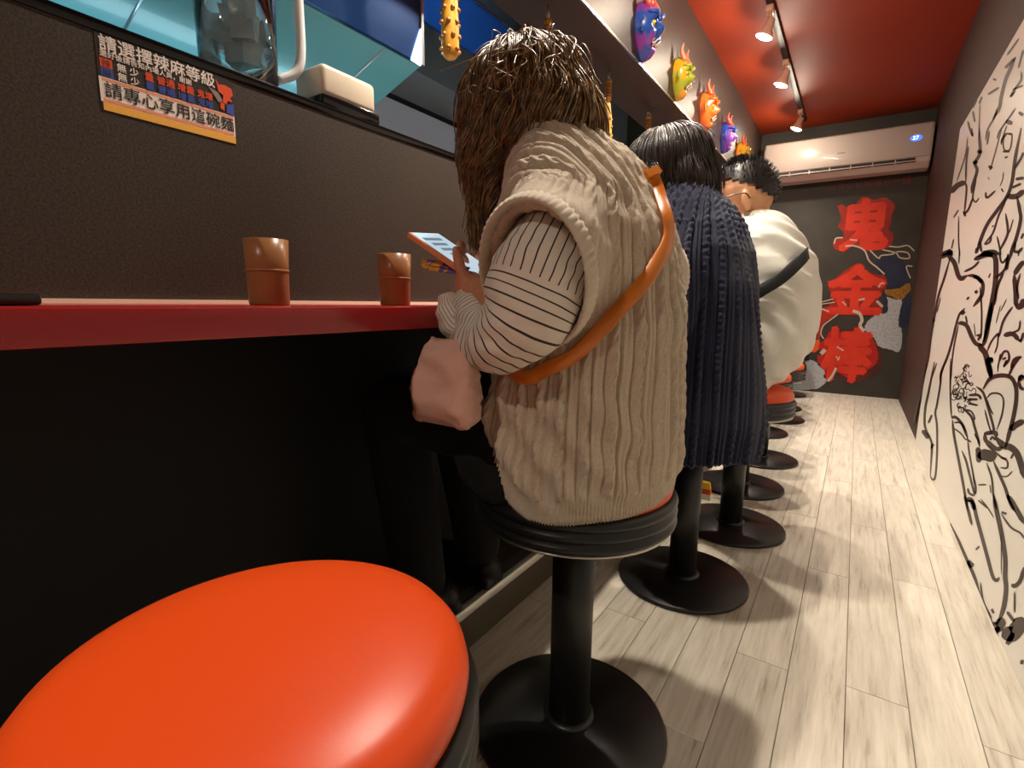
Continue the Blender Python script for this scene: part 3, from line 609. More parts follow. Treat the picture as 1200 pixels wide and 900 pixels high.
nb = empty('napkin_box', (-0.895, 0.69, 1.107)); tag(nb, 'cream rounded box on a black base beside the pitcher', 'box')
box('box_cover', (-0.95, -0.862, 0.640, 0.768, 1.128, 1.186), mat('cream_plastic', '#cfc3ae', 0.45), nb, bevel=0.011, seg=4)
box('box_base', (-0.95, -0.856, 0.636, 0.772, 1.107, 1.130), M_gloss_black, nb, bevel=0.004)

# ------------------------------------------------------------------ notice on the dark panel
nt_ = empty('menu_notice', (XP, 0.375, 0.995)); tag(nt_, 'small printed notice with chinese lettering and yellow strip on the dark panel', 'notice')
y0, y1 = 0.288, 0.463
M_sheet = mat('brown_black_sheet', '#2e2723', 0.4); M_wht = mat('white_print', '#f0ebe2', 0.45); M_or = mat('orange_print_notice', '#e0501e', 0.45); M_bl = mat('blue_print_notice', '#3a52a8', 0.45)
M_pk = mat('salmon_print', '#e89a7a', 0.45); M_yl = mat('yellow_print', '#f0b850', 0.45); M_bk = mat('black_print', '#1a1614', 0.45)
sheet = box('sheet', (XP, XP + 0.0008, y0, y1, 0.995, 1.0895), M_sheet, nt_)
def strip(nm, a, b, za, zb, m, d=0.0012): return box(nm, (XP, XP + d, a, b, za, zb), m, sheet)
strip('white_band', y0, y1, 1.0055, 1.036, M_wht); strip('yellow_strip', y0 + 0.002, y1, 0.995, 1.0055, M_yl)
strip('salmon_line', y0 + 0.003, y1 - 0.002, 1.0315, 1.0352, M_pk, 0.0014); strip('salmon_line', y0 + 0.003, y1 - 0.002, 1.0062, 1.0098, M_pk, 0.0014)
def nt_text(s, a, z, size, m, off=0.0, xs=1.0):
    o = text('lettering', s, size, (XP + 0.0017, a, z), ROT_L, m, sheet, xs=xs)
    if off:
        bm = bmesh.new(); bm.from_mesh(o.data); n = len(bm.verts); me2 = o.data.copy(); me2.transform(Matrix.Translation((0.0001, off, -off * 0.5))); bm.from_mesh(me2)
        me3 = o.data.copy(); me3.transform(Matrix.Translation((0.0002, 0, off))); bm.from_mesh(me3); bm.to_mesh(o.data); bm.free()
    return o
nt_text('請選擇辣麻等級', y0 + 0.003, 1.0705, 0.0208, M_wht, 0.0005)
nt_text('選好後請告知內場人員，謝謝', y0 + 0.003, 1.0618, 0.0086, M_wht, 0.0002)
strip('red_tile', y0 + 0.003, y0 + 0.0165, 1.0485, 1.0595, M_or); nt_text('辣', y0 + 0.0045, 1.0498, 0.0105, M_sheet)
strip('blue_tile', y0 + 0.003, y0 + 0.0165, 1.0368, 1.0478, M_bl); nt_text('麻', y0 + 0.0045, 1.0381, 0.0105, M_sheet)
nt_text('無 少', y0 + 0.021, 1.0496, 0.0112, M_wht, 0.0003); nt_text('無 少', y0 + 0.021, 1.0380, 0.0112, M_wht, 0.0003)
nt_text('量 普通 增量 鬼增', y0 + 0.053, 1.0496, 0.0116, M_or, 0.0005); nt_text('量 普通 增量 鬼增', y0 + 0.053, 1.0380, 0.0116, M_bl, 0.0005)
nt_text('請專心享用這碗麵', y0 + 0.004, 1.0135, 0.0212, M_bk, 0.0003)
def figure(nm, pts, m):
    V = [(XP + 0.0018, y0 + a, z) for a, z in pts]; mesh(nm, V, [tuple(range(len(V)))], m, sheet, smooth=False)
figure('red_demon', [(0.150, 1.083), (0.154, 1.076), (0.163, 1.078), (0.173, 1.076), (0.175, 1.066), (0.170, 1.062), (0.174, 1.056), (0.166, 1.056), (0.164, 1.050), (0.158, 1.052), (0.160, 1.062), (0.153, 1.066)], M_or)
figure('red_demon', [(0.155, 1.052), (0.161, 1.050), (0.160, 1.040), (0.154, 1.042)], M_or)
figure('blue_demon', [(0.164, 1.050), (0.175, 1.054), (0.175, 1.0365), (0.163, 1.038)], M_bl)
figure('grey_smoke', [(0.138, 1.068), (0.152, 1.064), (0.158, 1.054), (0.152, 1.050), (0.146, 1.058)], mat('grey_print_notice', '#8a7f7a', 0.5))

# ------------------------------------------------------------------ things on the counter
M_amber = mat('amber_plastic', '#a8744a', 0.3, trans=0.35, ior=1.3)
M_tea = mat('amber_lower_wall', '#8c4a26', 0.3, trans=0.25, ior=1.3)
def make_cup(x, y, label):
    r = empty('tumbler', (x, y, CT)); tag(r, label, 'cup', 'amber tumblers on the counter')
    mesh('cup_wall', *lathe([(0.001, CT + 0.0003), (0.0255, CT + 0.0003), (0.0268, CT + 0.003), (0.0278, CT + 0.052), (0.0296, CT + 0.091), (0.0280, CT + 0.091), (0.0262, CT + 0.052), (0.0250, CT + 0.006), (0.001, CT + 0.006)], 40, (x, y, 0)), M_amber, r)
    mesh('cup_ridge', *lathe([(0.0275, CT + 0.046), (0.0288, CT + 0.047), (0.0288, CT + 0.049), (0.0276, CT + 0.050)], 40, (x, y, 0)), M_amber, r)
    mesh('drink', *lathe([(0.001, CT + 0.0065), (0.0247, CT + 0.0065), (0.0260, CT + 0.058), (0.001, CT + 0.058)], 32, (x, y, 0)), M_tea, r)
make_cup(-0.70, 0.414, 'amber tumbler with dark drink under the printed notice')
make_cup(-0.70, 0.655, 'amber tumbler standing beside the hands with the phone')
tr_ = box('serving_tray', (-0.80, -0.62, -0.12, 0.148, CT + 0.0005, CT + 0.011), mat('dark_lacquer', '#140c0c', 0.3), bevel=0.003); tag(tr_, 'low dark lacquer tray on the red counter', 'tray')
pk = empty('snack_packet', (-0.40, 1.975, 0)); tag(pk, 'small yellow, orange and white paper packet standing on the floor', 'packet')
def pkr(z, w, d): return np.array([(-0.425 - w, 1.985 - d, z), (-0.425 + w, 1.985 - d, z), (-0.425 + w, 1.985 + d, z), (-0.425 - w, 1.985 + d, z)])
mesh('packet_foot', *loft([pkr(0.0, 0.026, 0.016), pkr(0.022, 0.025, 0.014)]), mat('white_paper', '#e8e0d0', 0.6), pk, smooth=False)
mesh('packet_band', *loft([pkr(0.022, 0.025, 0.014), pkr(0.042, 0.023, 0.010)]), mat('orange_paper', '#e05a1c', 0.6), pk, smooth=False)
mesh('packet_top', *loft([pkr(0.042, 0.023, 0.010), pkr(0.064, 0.020, 0.005), pkr(0.070, 0.016, 0.002)]), mat('yellow_paper', '#f0c030', 0.6), pk, smooth=False)

# ------------------------------------------------------------------ people
M_skin = mat('skin', '#c98a68', 0.5, col2='#bd7d5c', nscale=30)
M_trou = mat('black_trousers', '#060607', 0.95, bump=0.2, bscale=300)
M_shoe = mat('black_shoe', '#0c0c0d', 0.5)
M_hair1 = mat('brown_hair', '#4e351f', 0.32, col2='#967242', nscale=90, spec=0.8)  # golden second tone paints in the lamplit strands
M_hair2 = mat('dark_brown_hair', '#1d1410', 0.38, col2='#2c1e16', nscale=60, spec=0.7)
M_hair3 = mat('black_hair', '#15100d', 0.45, spec=0.5)

def head_parts(c, f, u, s=1.0):
    """skull, face, nose, ears around centre c; f = facing, u = up"""
    f = np.array(f, float); f /= np.linalg.norm(f); u = np.array(u, float); u -= f * (u @ f); u /= np.linalg.norm(u); r = np.cross(f, u); c = np.array(c, float)
    P = lambda a, b, d: c + s * (a * r + b * f + d * u)
    out = [ellipsoid(P(0, -0.012, 0.02), s * np.array([r * 0.074, f * 0.092, u * 0.083])),
           ellipsoid(P(0, 0.028, -0.035), s * np.array([r * 0.060, f * 0.060, u * 0.076])),
           ellipsoid(P(0, 0.050, -0.085), s * np.array([r * 0.034, f * 0.030, u * 0.026])),
           capsule(P(0, 0.086, -0.005), 0.008 * s, P(0, 0.099, -0.035), 0.013 * s),
           ellipsoid(P(0, 0.076, 0.022), s * np.array([r * 0.05, f * 0.014, u * 0.014])),
           ellipsoid(P(0, 0.084, -0.064), s * np.array([r * 0.022, f * 0.010, u * 0.008])),
           ellipsoid(P(0, 0.082, -0.077), s * np.array([r * 0.018, f * 0.010, u * 0.008]))]
    for q in (-1, 1):
        out.append(ellipsoid(P(q * 0.078, -0.006, -0.015), s * np.array([r * 0.010 + f * q * -0.0, f * 0.018 - r * q * -0.008, u * 0.032])))
        out.append(ellipsoid(P(q * 0.040, 0.055, -0.035), s * np.array([r * 0.024, f * 0.022, u * 0.024])))
    return out, P, (r, f, u)

def hand_parts(w, d, n, side, curl=0.6, s=1.0, spread=0.0, thumb=None):
    """palm and five fingers; w wrist, d finger direction, n palm normal, side +1/-1 puts the thumb"""
    d = np.array(d, float); d /= np.linalg.norm(d); n = np.array(n, float); n -= d * (n @ d); n /= np.linalg.norm(n); t = np.cross(d, n) * side; w = np.array(w, float)
    out = [ellipsoid(w + d * 0.045 * s, s * np.array([d * 0.047, t * 0.038, n * 0.014]))]
    L = [0.064, 0.074, 0.069, 0.054]
    for i in range(4):
        b = w + s * (d * 0.082 + t * (0.027 - 0.018 * i)); a = 0.0; p = b; seg = L[i] / 3 * s
        for k in range(3):
            a += curl; dd = d * math.cos(a) + n * math.sin(a) + t * spread * (1.5 - i); q = p + dd * seg * (1.15 - 0.12 * k)
            out.append(capsule(p, (0.0088 - 0.0007 * k) * s, q, (0.0082 - 0.0007 * k) * s, 10, 4)); p = q
    p = w + s * (d * 0.022 + t * 0.026); q = p + s * (d * 0.020 + t * 0.026 + n * 0.006); r_ = q + s * (d * 0.028 + t * 0.008 + n * 0.014); e = r_ + s * (d * 0.022 - t * 0.004 + n * 0.006)
    if thumb is not None: p, q, r_, e = thumb
    out += [capsule(p, 0.012 * s, q, 0.0105 * s, 10, 4), capsule(q, 0.0105 * s, r_, 0.0095 * s, 10, 4), capsule(r_, 0.0092 * s, e, 0.008 * s, 10, 4)]
    return out

def limb(pts, rad): return [capsule(pts[i], rad[i], pts[i + 1], rad[i + 1]) for i in range(len(pts) - 1)]

def strands(paths, r0, r1, n=3):
    return join([tube(p, np.linspace(r0, r1, len(p)) * np.clip(np.linspace(0.25, 6, len(p)), 0, 1), n, cap=False) for p in paths])

def drape(paths, tree, off=0.0025, skip=0):
    for p in paths:
        o_ = off * random.uniform(0.3, 1.6)
        for i in range(skip, len(p)):
            q = tree.find_nearest(Vector(p[i]), 0.05)
            if q[0] is None: continue
            d = (Vector(p[i]) - q[0]).dot(q[1])
            if d < o_: p[i] = np.array(q[0] + q[1] * o_)
        for _ in range(2): p[1:-1] = (p[:-2] + 2 * p[1:-1] + p[2:]) / 4
    return paths

def flow_strands(V, F, tree, crown, count, extra, step=0.0075, lo=8, hi=20, off=(0.0006, 0.0028), mess=0.12, zmin=-9):
    """strands that run over the under-shape from the crown down"""
    V = np.asarray(V); tri = np.array([f[:3] for f in F]); ar = np.linalg.norm(np.cross(V[tri[:, 1]] - V[tri[:, 0]], V[tri[:, 2]] - V[tri[:, 0]]), axis=1)
    pick = rng.choice(len(tri), count, p=ar / ar.sum()); out = []
    for t in pick:
        p = V[tri[t]].mean(axis=0); w = rng.normal(0, mess, 3); o_ = random.uniform(*off); path = []; lift = random.choice([0, 0, 0, 0.0004, 0.0010]); wob = random.uniform(0, 6.28)
        for k in range(random.randint(lo, hi)):
            q = tree.find_nearest(Vector(p), 0.1)
            if q[0] is None: break
            n = np.array(q[1]); b = np.array(q[0]); path.append(b + n * (o_ + lift * k))
            d = (b - crown) / (np.linalg.norm(b - crown) + 1e-6) * 0.75 + np.array([0, 0, -0.75]) + extra(b) + w + 0.06 * np.array([math.sin(wob + k * 0.6), math.cos(wob * 1.3 + k * 0.5), 0])
            d -= n * (d @ n); L = np.linalg.norm(d)
            if L < 0.08: break
            p = b + d / L * step
            if p[2] < zmin: break
        if len(path) > 4:
            P_ = np.array(path); 
            for _ in range(2): P_[1:-1] = (P_[:-2] + 2 * P_[1:-1] + P_[2:]) / 4
            out.append(P_)
    return out

def ringxy(cx, cy, z, a, b, n=48, e=2.3, zf=None, zb=0.0):
    t = np.linspace(0, 2 * np.pi, n, endpoint=False); c, s = np.cos(t), np.sin(t)
    x = cx + a * np.sign(c) * np.abs(c) ** (2 / e); y = cy + b * np.sign(s) * np.abs(s) ** (2 / e)
    return np.stack([x, y, z + (zf * np.clip(-c, 0, 1) ** 1.2 if zf else 0) * np.ones(n) + zb * np.clip((c - 0.1) / 0.5, 0, 1)], 1)

def eyes(P, ax, parent):
    r, f, u = ax
    for q in (-1, 1):
        e = mesh('eye', *ellipsoid(P(q * 0.031, 0.079, -0.003), np.array([r * 0.012, f * 0.009, u * 0.007]), 12, 8), mat('eye_white', '#e8e2da', 0.2), parent)
        mesh('iris', *ellipsoid(P(q * 0.031, 0.086, -0.004), np.array([r * 0.005, f * 0.003, u * 0.005]), 10, 6), M_gloss_black, e)

def cable(s, z, pitch, twist, amp, groove):
    """height of a cable-knit surface from arc length s and height z"""
    q = (s / pitch) % 1.0; ph = 2 * np.pi * z / twist + np.floor(s / pitch) * 0.9
    a = 0.5 + 0.085 * np.sin(ph); b = 0.5 - 0.085 * np.sin(ph); g = lambda c, w: np.exp(-((q - c) / w) ** 2)
    h = amp * np.maximum(g(a, 0.085) * (0.75 + 0.25 * np.cos(ph)), g(b, 0.085) * (0.75 - 0.25 * np.cos(ph)))
    return h - groove * (g(0.25, 0.055) + g(0.75, 0.055)) - 0.35 * groove * (g(0.0, 0.05) + g(1.0, 0.05))

# ---------- person in the beige vest
def person_vest():
    cy = 0.73
    root = empty('person', (-0.36, cy, 0.498))
    tag(root, 'person in beige cable-knit vest over striped shirt, head bowed over a phone', 'person')
    hc = np.array([-0.472, cy - 0.005, 1.030]); f = np.array([-0.80, -0.10, -0.60]); u = np.array([-0.6, 0, 0.8])
    hp, P, ax = head_parts(hc, f, u, 0.97)
    shL, elL, wrL = (-0.345, 0.605, 0.872), (-0.352, 0.540, 0.715), (-0.482, 0.600, 0.772)
    shR, elR, wrR = (-0.35, 0.855, 0.872), (-0.40, 0.90, 0.70), (-0.505, 0.715, 0.788)
    parts = hp + [capsule((-0.37, cy, 0.94), 0.052, (-0.435, cy, 0.995), 0.047),
                  ellipsoid((-0.345, cy, 0.80), [(0.095, 0, 0), (0, 0.14, 0), (0, 0, 0.15)]), ellipsoid((-0.345, cy, 0.60), [(0.10, 0, 0), (0, 0.13, 0), (0, 0, 0.14)]),
                  capsule((-0.36, 0.65, 0.895), 0.05, (-0.36, 0.81, 0.895), 0.05)]
    parts += limb([shL, elL, wrL], [0.042, 0.036, 0.024]) + limb([shR, elR, wrR], [0.042, 0.036, 0.024])
    for yy, k in ((0.655, -1), (0.805, 1)):
        parts += limb([(-0.36, yy, 0.555), (-0.70, yy + 0.01 * k, 0.55), (-0.675, yy + 0.02 * k + 0.05, 0.18)], [0.062, 0.05, 0.033]) + limb([(-0.66, yy + 0.07, 0.135), (-0.80, yy + 0.07, 0.125)], [0.026, 0.024])
    # left hand under the phone, thumb over its edge; right hand on the far side
    pc = ony(535, 302, 0.615); pd = np.array([0.84, 0.10, -0.50]); pd /= np.linalg.norm(pd); pn = np.array([0.46, -0.05, 0.85]); pn -= pd * (pn @ pd); pn /= np.linalg.norm(pn); pf = np.cross(pn, pd)
    if pf[1] < 0: pf = -pf
    Q = lambda a, b_, c: pc + pd * a + pf * b_ + pn * c
    parts += hand_parts(Q(0.092, -0.022, -0.030), -pd * 0.72 + pf * 0.62, pn, 1, 0.34, 0.86, thumb=[Q(0.062, -0.044, -0.014), Q(0.042, -0.044, 0.005), Q(0.020, -0.032, 0.016), Q(0.003, -0.014, 0.015)])
    parts += limb([wrL, Q(0.092, -0.022, -0.030)], [0.024, 0.020])
    parts += hand_parts(Q(0.085, 0.080, -0.020), -pf * 0.62 - pd * 0.75, pn, 1, 0.36, 0.86, thumb=[Q(0.068, 0.060, -0.008), Q(0.050, 0.052, 0.010), Q(0.034, 0.038, 0.016), Q(0.022, 0.022, 0.014)])
    parts += limb([wrR, Q(0.085, 0.080, -0.020)], [0.024, 0.021])
    V, N, F = remesh(parts, 0.0042, 3)
    body = mesh('body', V, F, M_skin, root)
    eyes(P, ax, root)
    # trousers and shoes
    tp = [ellipsoid((-0.355, cy, 0.552), [(0.118, 0, 0), (0, 0.148, 0), (0, 0, 0.058)])]
    for yy, k in ((0.655, -1), (0.805, 1)):
        tp += limb([(-0.40, yy, 0.562), (-0.46, yy - 0.012, 0.560), (-0.70, yy + 0.01 * k, 0.553), (-0.68, yy + 0.02 * k + 0.05, 0.19)], [0.066, 0.074, 0.062, 0.052]) + [ellipsoid((-0.455, yy - 0.012, 0.515), [(0.075, 0, 0), (0, 0.080, 0), (0, 0, 0.058)])]
    tp.append(ellipsoid((-0.425, 0.602, 0.486), [(0.052, 0, 0), (0, 0.043, 0), (0, 0, 0.042)]))
    tp.append(ellipsoid((-0.470, 0.632, 0.488), [(0.052, 0, 0), (0, 0.05, 0), (0, 0, 0.044)]))
    tp.append(ellipsoid((-0.405, 0.622, 0.504), [(0.050, 0, 0), (0, 0.048, 0), (0, 0, 0.040)]))
    V, N, F = remesh(tp, 0.006, 6); mesh('trousers', V, F, M_trou, root)
    for yy in (0.725, 0.875):
        V, N, F = remesh([capsule((-0.655, yy, 0.142), 0.034, (-0.80, yy, 0.138), 0.032), boxvf(-0.825, -0.628, yy - 0.034, yy + 0.034, 0.1045, 0.122)], 0.005, 4); mesh('shoe', V, F, M_shoe, root)
    # vest
    R = [ringxy(-0.352, cy, 0.438, 0.136, 0.156, zf=0.125, zb=0.016), ringxy(-0.354, cy, 0.450, 0.147, 0.166, zf=0.122, zb=0.014), ringxy(-0.354, cy, 0.495, 0.152, 0.172, zf=0.095, zb=0.008), ringxy(-0.353, cy, 0.56, 0.149, 0.172, zf=0.05), ringxy(-0.348, cy, 0.64, 0.140, 0.168),
         ringxy(-0.342, cy, 0.72, 0.133, 0.166), ringxy(-0.345, cy, 0.80, 0.127, 0.168), ringxy(-0.350, cy, 0.86, 0.117, 0.170), ringxy(-0.362, cy, 0.91, 0.104, 0.160), ringxy(-0.376, cy, 0.95, 0.090, 0.132), ringxy(-0.392, cy, 0.98, 0.075, 0.098), ringxy(-0.402, cy, 1.0, 0.060, 0.074), ringxy(-0.407, cy, 1.008, 0.04, 0.05)]
    def arm_ring(c, e2, r1, r2, n=36):
        t = np.linspace(0, 2 * np.pi, n, endpoint=False); return np.array(c) + np.outer(np.cos(t) * r1, [1, 0, 0]) + np.outer(np.sin(t) * r2, e2)
    vp = [loft(R)]
    e2L = np.array([0.06, -0.36, 0.93]); e2L /= np.linalg.norm(e2L)
    for k in (1, -1):
        e2 = e2L * [1, k, 1]; Y = lambda y: cy + (y - cy) * k
        vp.append(loft([arm_ring((-0.352, Y(0.68), 0.835), e2, 0.098, 0.122), arm_ring((-0.345, Y(0.62), 0.815), e2, 0.088, 0.110), arm_ring((-0.334, Y(0.572), 0.797), e2, 0.078, 0.098), arm_ring((-0.330, Y(0.546), 0.785), e2, 0.074, 0.092), arm_ring((-0.330, Y(0.546), 0.785), e2, 0.063, 0.080), arm_ring((-0.334, Y(0.585), 0.802), e2, 0.058, 0.074)][::k]))
    V, N, F = remesh(vp, 0.0022, 8, 0.6)
    th = np.arctan2((V[:, 1] - cy) / 0.168, (V[:, 0] + 0.348) / 0.13); s = th * 0.152
    hemz = 0.438 + 0.125 * np.clip(-np.cos(th), 0, 1) ** 1.2 + 0.016 * np.clip((np.cos(th) - 0.1) / 0.5, 0, 1)
    up = V[:, 2] - hemz
    rib = 1 / (1 + np.exp((up - 0.045) / 0.003))
    stretch = 1.0
    D = cable(s * stretch, V[:, 2] * 1.0, 0.0345, 0.042, 0.0066, 0.0064)
    side = np.clip((V[:, 2] - 0.885) / 0.03, 0, 1)           # over the shoulders the columns run front to back
    s2 = np.abs(V[:, 1] - cy); D2 = cable(s2 + 0.010, V[:, 0] * 1.0, 0.0345, 0.040, 0.0062, 0.0058)
    D = D * (1 - side) + D2 * side
    dcap = np.sqrt(((V[:, 0] + 0.33) / 1.0) ** 2 + (np.abs(V[:, 1] - cy) - 0.184) ** 2 + (V[:, 2] - 0.79) ** 2)
    D = D * np.clip((dcap - 0.085) / 0.04, 0.25, 1)
    Drib = 0.0016 * np.cos(2 * np.pi * s / 0.0052)
    D = D * (1 - rib) + Drib * rib - 0.0022 * rib
    seam = np.exp(-((V[:, 0] + 0.372 + 0.25 * (V[:, 2] - 0.93)) / 0.0022) ** 2) * (V[:, 1] < cy - 0.06) * (V[:, 2] > 0.86); D -= 0.003 * seam
    fold = 0.012 * noise3(V * [1, 1, 0.45], 9.0, 3.1) + 0.006 * noise3(V, 21.0, 8.0)
    lapw = np.exp(-((V[:, 2] - 0.55) / 0.09) ** 2) * np.clip(-(V[:, 1] - cy) / 0.15, 0, 1)
    fold = fold + lapw * 0.005 * np.sin((V[:, 0] * 0.8 + V[:, 2] * 0.7) * 120)
    V = V + N * (D + fold * np.clip(up / 0.04, 0, 1))[:, None]
    vest = mesh('vest', V, F, mat('beige_wool_knit', '#cbbda9', 0.9, col2='#bfae98', nscale=300, bump=0.5, bscale=900, sheen=0.2), root)
    tree = bvh(V, F)
    # ribbed armhole band
    t = np.linspace(0, 2 * np.pi, 181); M_rib = mat('beige_rib_band', '#cdbfac', 0.9, sheen=0.2)
    for k in (1, -1):
        e2 = e2L * [1, k, 1]; ax_ = np.cross([1, 0, 0], e2); ax_ /= np.linalg.norm(ax_)
        if ax_[1] * k > 0: ax_ = -ax_
        c = np.array([-0.330, cy + (0.544 - cy) * k, 0.784]); rings = []
        for j, a in enumerate(t[:-1]):
            rad = math.cos(a) * np.array([1, 0, 0]) * 0.0755 + math.sin(a) * e2 * 0.094; p = c + rad; rn = rad / np.linalg.norm(rad); h = 0.0016 * math.cos(a * 60)
            q = np.linspace(0, 2 * np.pi, 10, endpoint=False)
            rings.append([p + ax_ * (0.016 * math.cos(b) + 0.004) + rn * ((0.0045 + h) * math.sin(b) - 0.001) for b in q])
        V2 = np.array(rings).reshape(-1, 3); n = 180; F2 = [(i * 10 + j, i * 10 + (j + 1) % 10, ((i + 1) % n) * 10 + (j + 1) % 10, ((i + 1) % n) * 10 + j) for i in range(n) for j in range(10)]
        mesh('armhole_band', V2, F2, M_rib, vest)
    # striped shirt sleeves
    ms = bpy.data.materials.new('striped_cotton'); ms.use_nodes = True; nt = ms.node_tree; b = nt.nodes['Principled BSDF']; b.inputs['Roughness'].default_value = 0.8
    uvn = nt.nodes.new('ShaderNodeTexCoord'); sp = nt.nodes.new('ShaderNodeSeparateXYZ'); nt.links.new(uvn.outputs['UV'], sp.inputs[0])
    def math_(op, a, bb):
        m = nt.nodes.new('ShaderNodeMath'); m.operation = op
        for i, v in enumerate((a, bb)):
            if isinstance(v, (int, float)): m.inputs[i].default_value = v
            elif v is not None: nt.links.new(v, m.inputs[i])
        return m.outputs[0]
    hoop = math_('LESS_THAN', math_('FRACT', math_('MULTIPLY', sp.outputs['Y'], 1.0), None), 0.16)
    longs = math_('LESS_THAN', math_('FRACT', math_('MULTIPLY', sp.outputs['X'], 30.0), None), 0.15)
    yoke = math_('LESS_THAN', sp.outputs['Y'], 13.4)
    fac = math_('ADD', math_('MULTIPLY', yoke, longs), math_('MULTIPLY', math_('SUBTRACT', 1.0, yoke), hoop))
    mx = nt.nodes.new('ShaderNodeMixRGB'); mx.inputs[1].default_value = lin('#dcd3c6'); mx.inputs[2].default_value = lin('#3a2a26'); nt.links.new(fac, mx.inputs[0]); nt.links.new(mx.outputs[0], b.inputs['Base Color'])
    def sleeve(pts, rad, name, fl=1.0, seed=0.0, pitch=0.0098):
        C = catmull(pts, 14); rr = np.interp(np.linspace(0, 1, len(C)), np.linspace(0, 1, len(rad)), rad); n = 64
        V, F = tube(C, rr, n, True, fl)
        T, Nn, B = frames(C); L = np.concatenate([[0], np.cumsum(np.linalg.norm(np.diff(C, axis=0), axis=1))])
        cen = np.repeat(C, n, axis=0); d = V - cen; d /= np.linalg.norm(d, axis=1)[:, None] + 1e-9
        V = V + d * (0.007 * noise3(V, 16.0, seed) + 0.0035 * noise3(V * [1, 1, 1.6], 42.0, seed + 4))[:, None]
        uv = np.stack([np.tile(np.linspace(0, 1, n, endpoint=False), len(C)), np.repeat(L / pitch, n)], 1)
        return mesh(name, V, F, ms, root, uv=uv)
    sl = [(-0.345, 0.640, 0.845), (-0.330, 0.588, 0.828), (-0.328, 0.555, 0.795), (-0.338, 0.538, 0.752), (-0.352, 0.533, 0.722), (-0.383, 0.536, 0.702), (-0.418, 0.552, 0.710), (-0.450, 0.575, 0.735), (-0.472, 0.593, 0.760), (-0.480, 0.598, 0.770)]
    sleeve(sl, [0.042, 0.054, 0.061, 0.058, 0.052, 0.046, 0.043, 0.036, 0.026, 0.022], 'shirt_sleeve', 1.0, 1.0)
    sleeve([(-0.43, 0.553, 0.700), (-0.462, 0.562, 0.712), (-0.490, 0.570, 0.735), (-0.503, 0.575, 0.757)], [0.022, 0.027, 0.025, 0.014], 'sleeve_fold', 1.0, 6.0)
    sleeve([(-0.35, 0.82, 0.855), (-0.345, 0.89, 0.80), (-0.37, 0.915, 0.71), (-0.42, 0.86, 0.705), (-0.47, 0.77, 0.745), (-0.50, 0.722, 0.782)], [0.05, 0.06, 0.055, 0.05, 0.04, 0.024], 'shirt_sleeve', 1.0, 9.0)
    # hair: a solid under-shape plus loose locks
    r, f_, u_ = ax
    hull = [ellipsoid(P(0, -0.018, 0.026), np.array([r * 0.095, f_ * 0.104, u_ * 0.090])), ellipsoid(P(0, -0.050, -0.03), np.array([r * 0.088, f_ * 0.060, u_ * 0.080])), ellipsoid(P(0, 0.0, -0.03), np.array([r * 0.097, f_ * 0.05, u_ * 0.055])),
            capsule((-0.415, 0.715, 1.00), 0.056, (-0.385, 0.722, 0.968), 0.046)]
    for (xx, yy, zt, zb) in ((-0.500, 0.652, 1.02, 0.850), (-0.520, 0.662, 1.02, 0.885), (-0.478, 0.650, 1.02, 0.845), (-0.515, 0.80, 1.02, 0.86)):
        hull.append(tube(catmull([(xx + 0.01, yy + 0.012, zt), (xx, yy, (zt + zb) / 2 + 0.04), (xx + 0.004, yy, zb + 0.05), (xx + 0.006, yy, zb)], 5), np.linspace(0.024, 0.004, 16), 10))
    V, N, F = remesh(hull, 0.0045, 8); htree = bvh(V, F); hV, hF = V, F; hair = mesh('hair', V, F, M_hair2, root)
    paths = []; j = lambda s_: random.gauss(0, s_)
    def surf(a, b_, k=1.03):   # point on the hair shell: a sideways angle from the parting, b from brow (0) over crown to nape (1)
        ang = 0.25 + b_ * 3.5; q = math.cos(a)
        return P(0.095 * k * math.sin(a), -0.018 + 0.104 * k * math.cos(ang) * q, 0.026 + 0.090 * k * math.sin(ang) * q)
    for i in range(1300):       # left curtain falling past the cheek
        b0 = random.uniform(-0.32, 0.50); bb = b0 * 0.75 - 0.05; kk = 1.01 + abs(j(0.02))
        pts = [surf(-0.05 + j(0.03), b0, 0.99), surf(-0.45, b0 * 0.95, 1.0), surf(-0.85, b0 * 0.88, kk), surf(-1.22, bb, kk + 0.01)]
        lx = pts[-1][0] - 0.008; zt = random.uniform(0.828, 0.90) if random.random() < 0.75 else random.uniform(0.90, 0.98)
        zm = (pts[-1][2] + zt) / 2; cx = -0.500 + (lx + 0.500) * 0.45; cx2 = -0.500 + (lx + 0.500) * 0.28
        pts += [np.array([cx + j(0.004), 0.641 + j(0.005), zm]), np.array([cx2 + j(0.007), 0.645 + j(0.007), zt])]
        paths.append(catmull(pts, 4))
    crown = P(-0.01, -0.055, 0.115)
    def sweep(b_):       # behind the ear the hair is drawn forward, towards the curtain
        return np.array([-0.75, -0.15, 0.25]) if (b_[1] < cy - 0.02 and b_[2] < 1.05) else np.zeros(3)
    flow = flow_strands(hV, hF, htree, crown, 5200, sweep)
    for i in range(60):       # stray wisps over the side and nape
        q = surf(random.uniform(-1.25, 0.3), random.uniform(0.45, 0.85), 1.06)
        paths.append(catmull([q, q + [0.012 + j(0.012), -0.012 + j(0.012), -0.018 + j(0.012)], q + [0.010 + j(0.02), -0.018 + j(0.018), -0.045 + j(0.015)], q + [-0.02 + j(0.02), -0.02 + j(0.02), -0.07 + j(0.015)]], 4))
    drape(paths, htree, 0.0022)
    paths = flow + paths
    V, F = join([strands(paths[::5], 0.0021, 0.0009, 5), strands(paths[1::5] + paths[2::5] + paths[3::5] + paths[4::5], 0.0015, 0.0007)]); lk = mesh('loose_locks', V, F, M_hair1, hair); lk['kind'] = 'stuff'
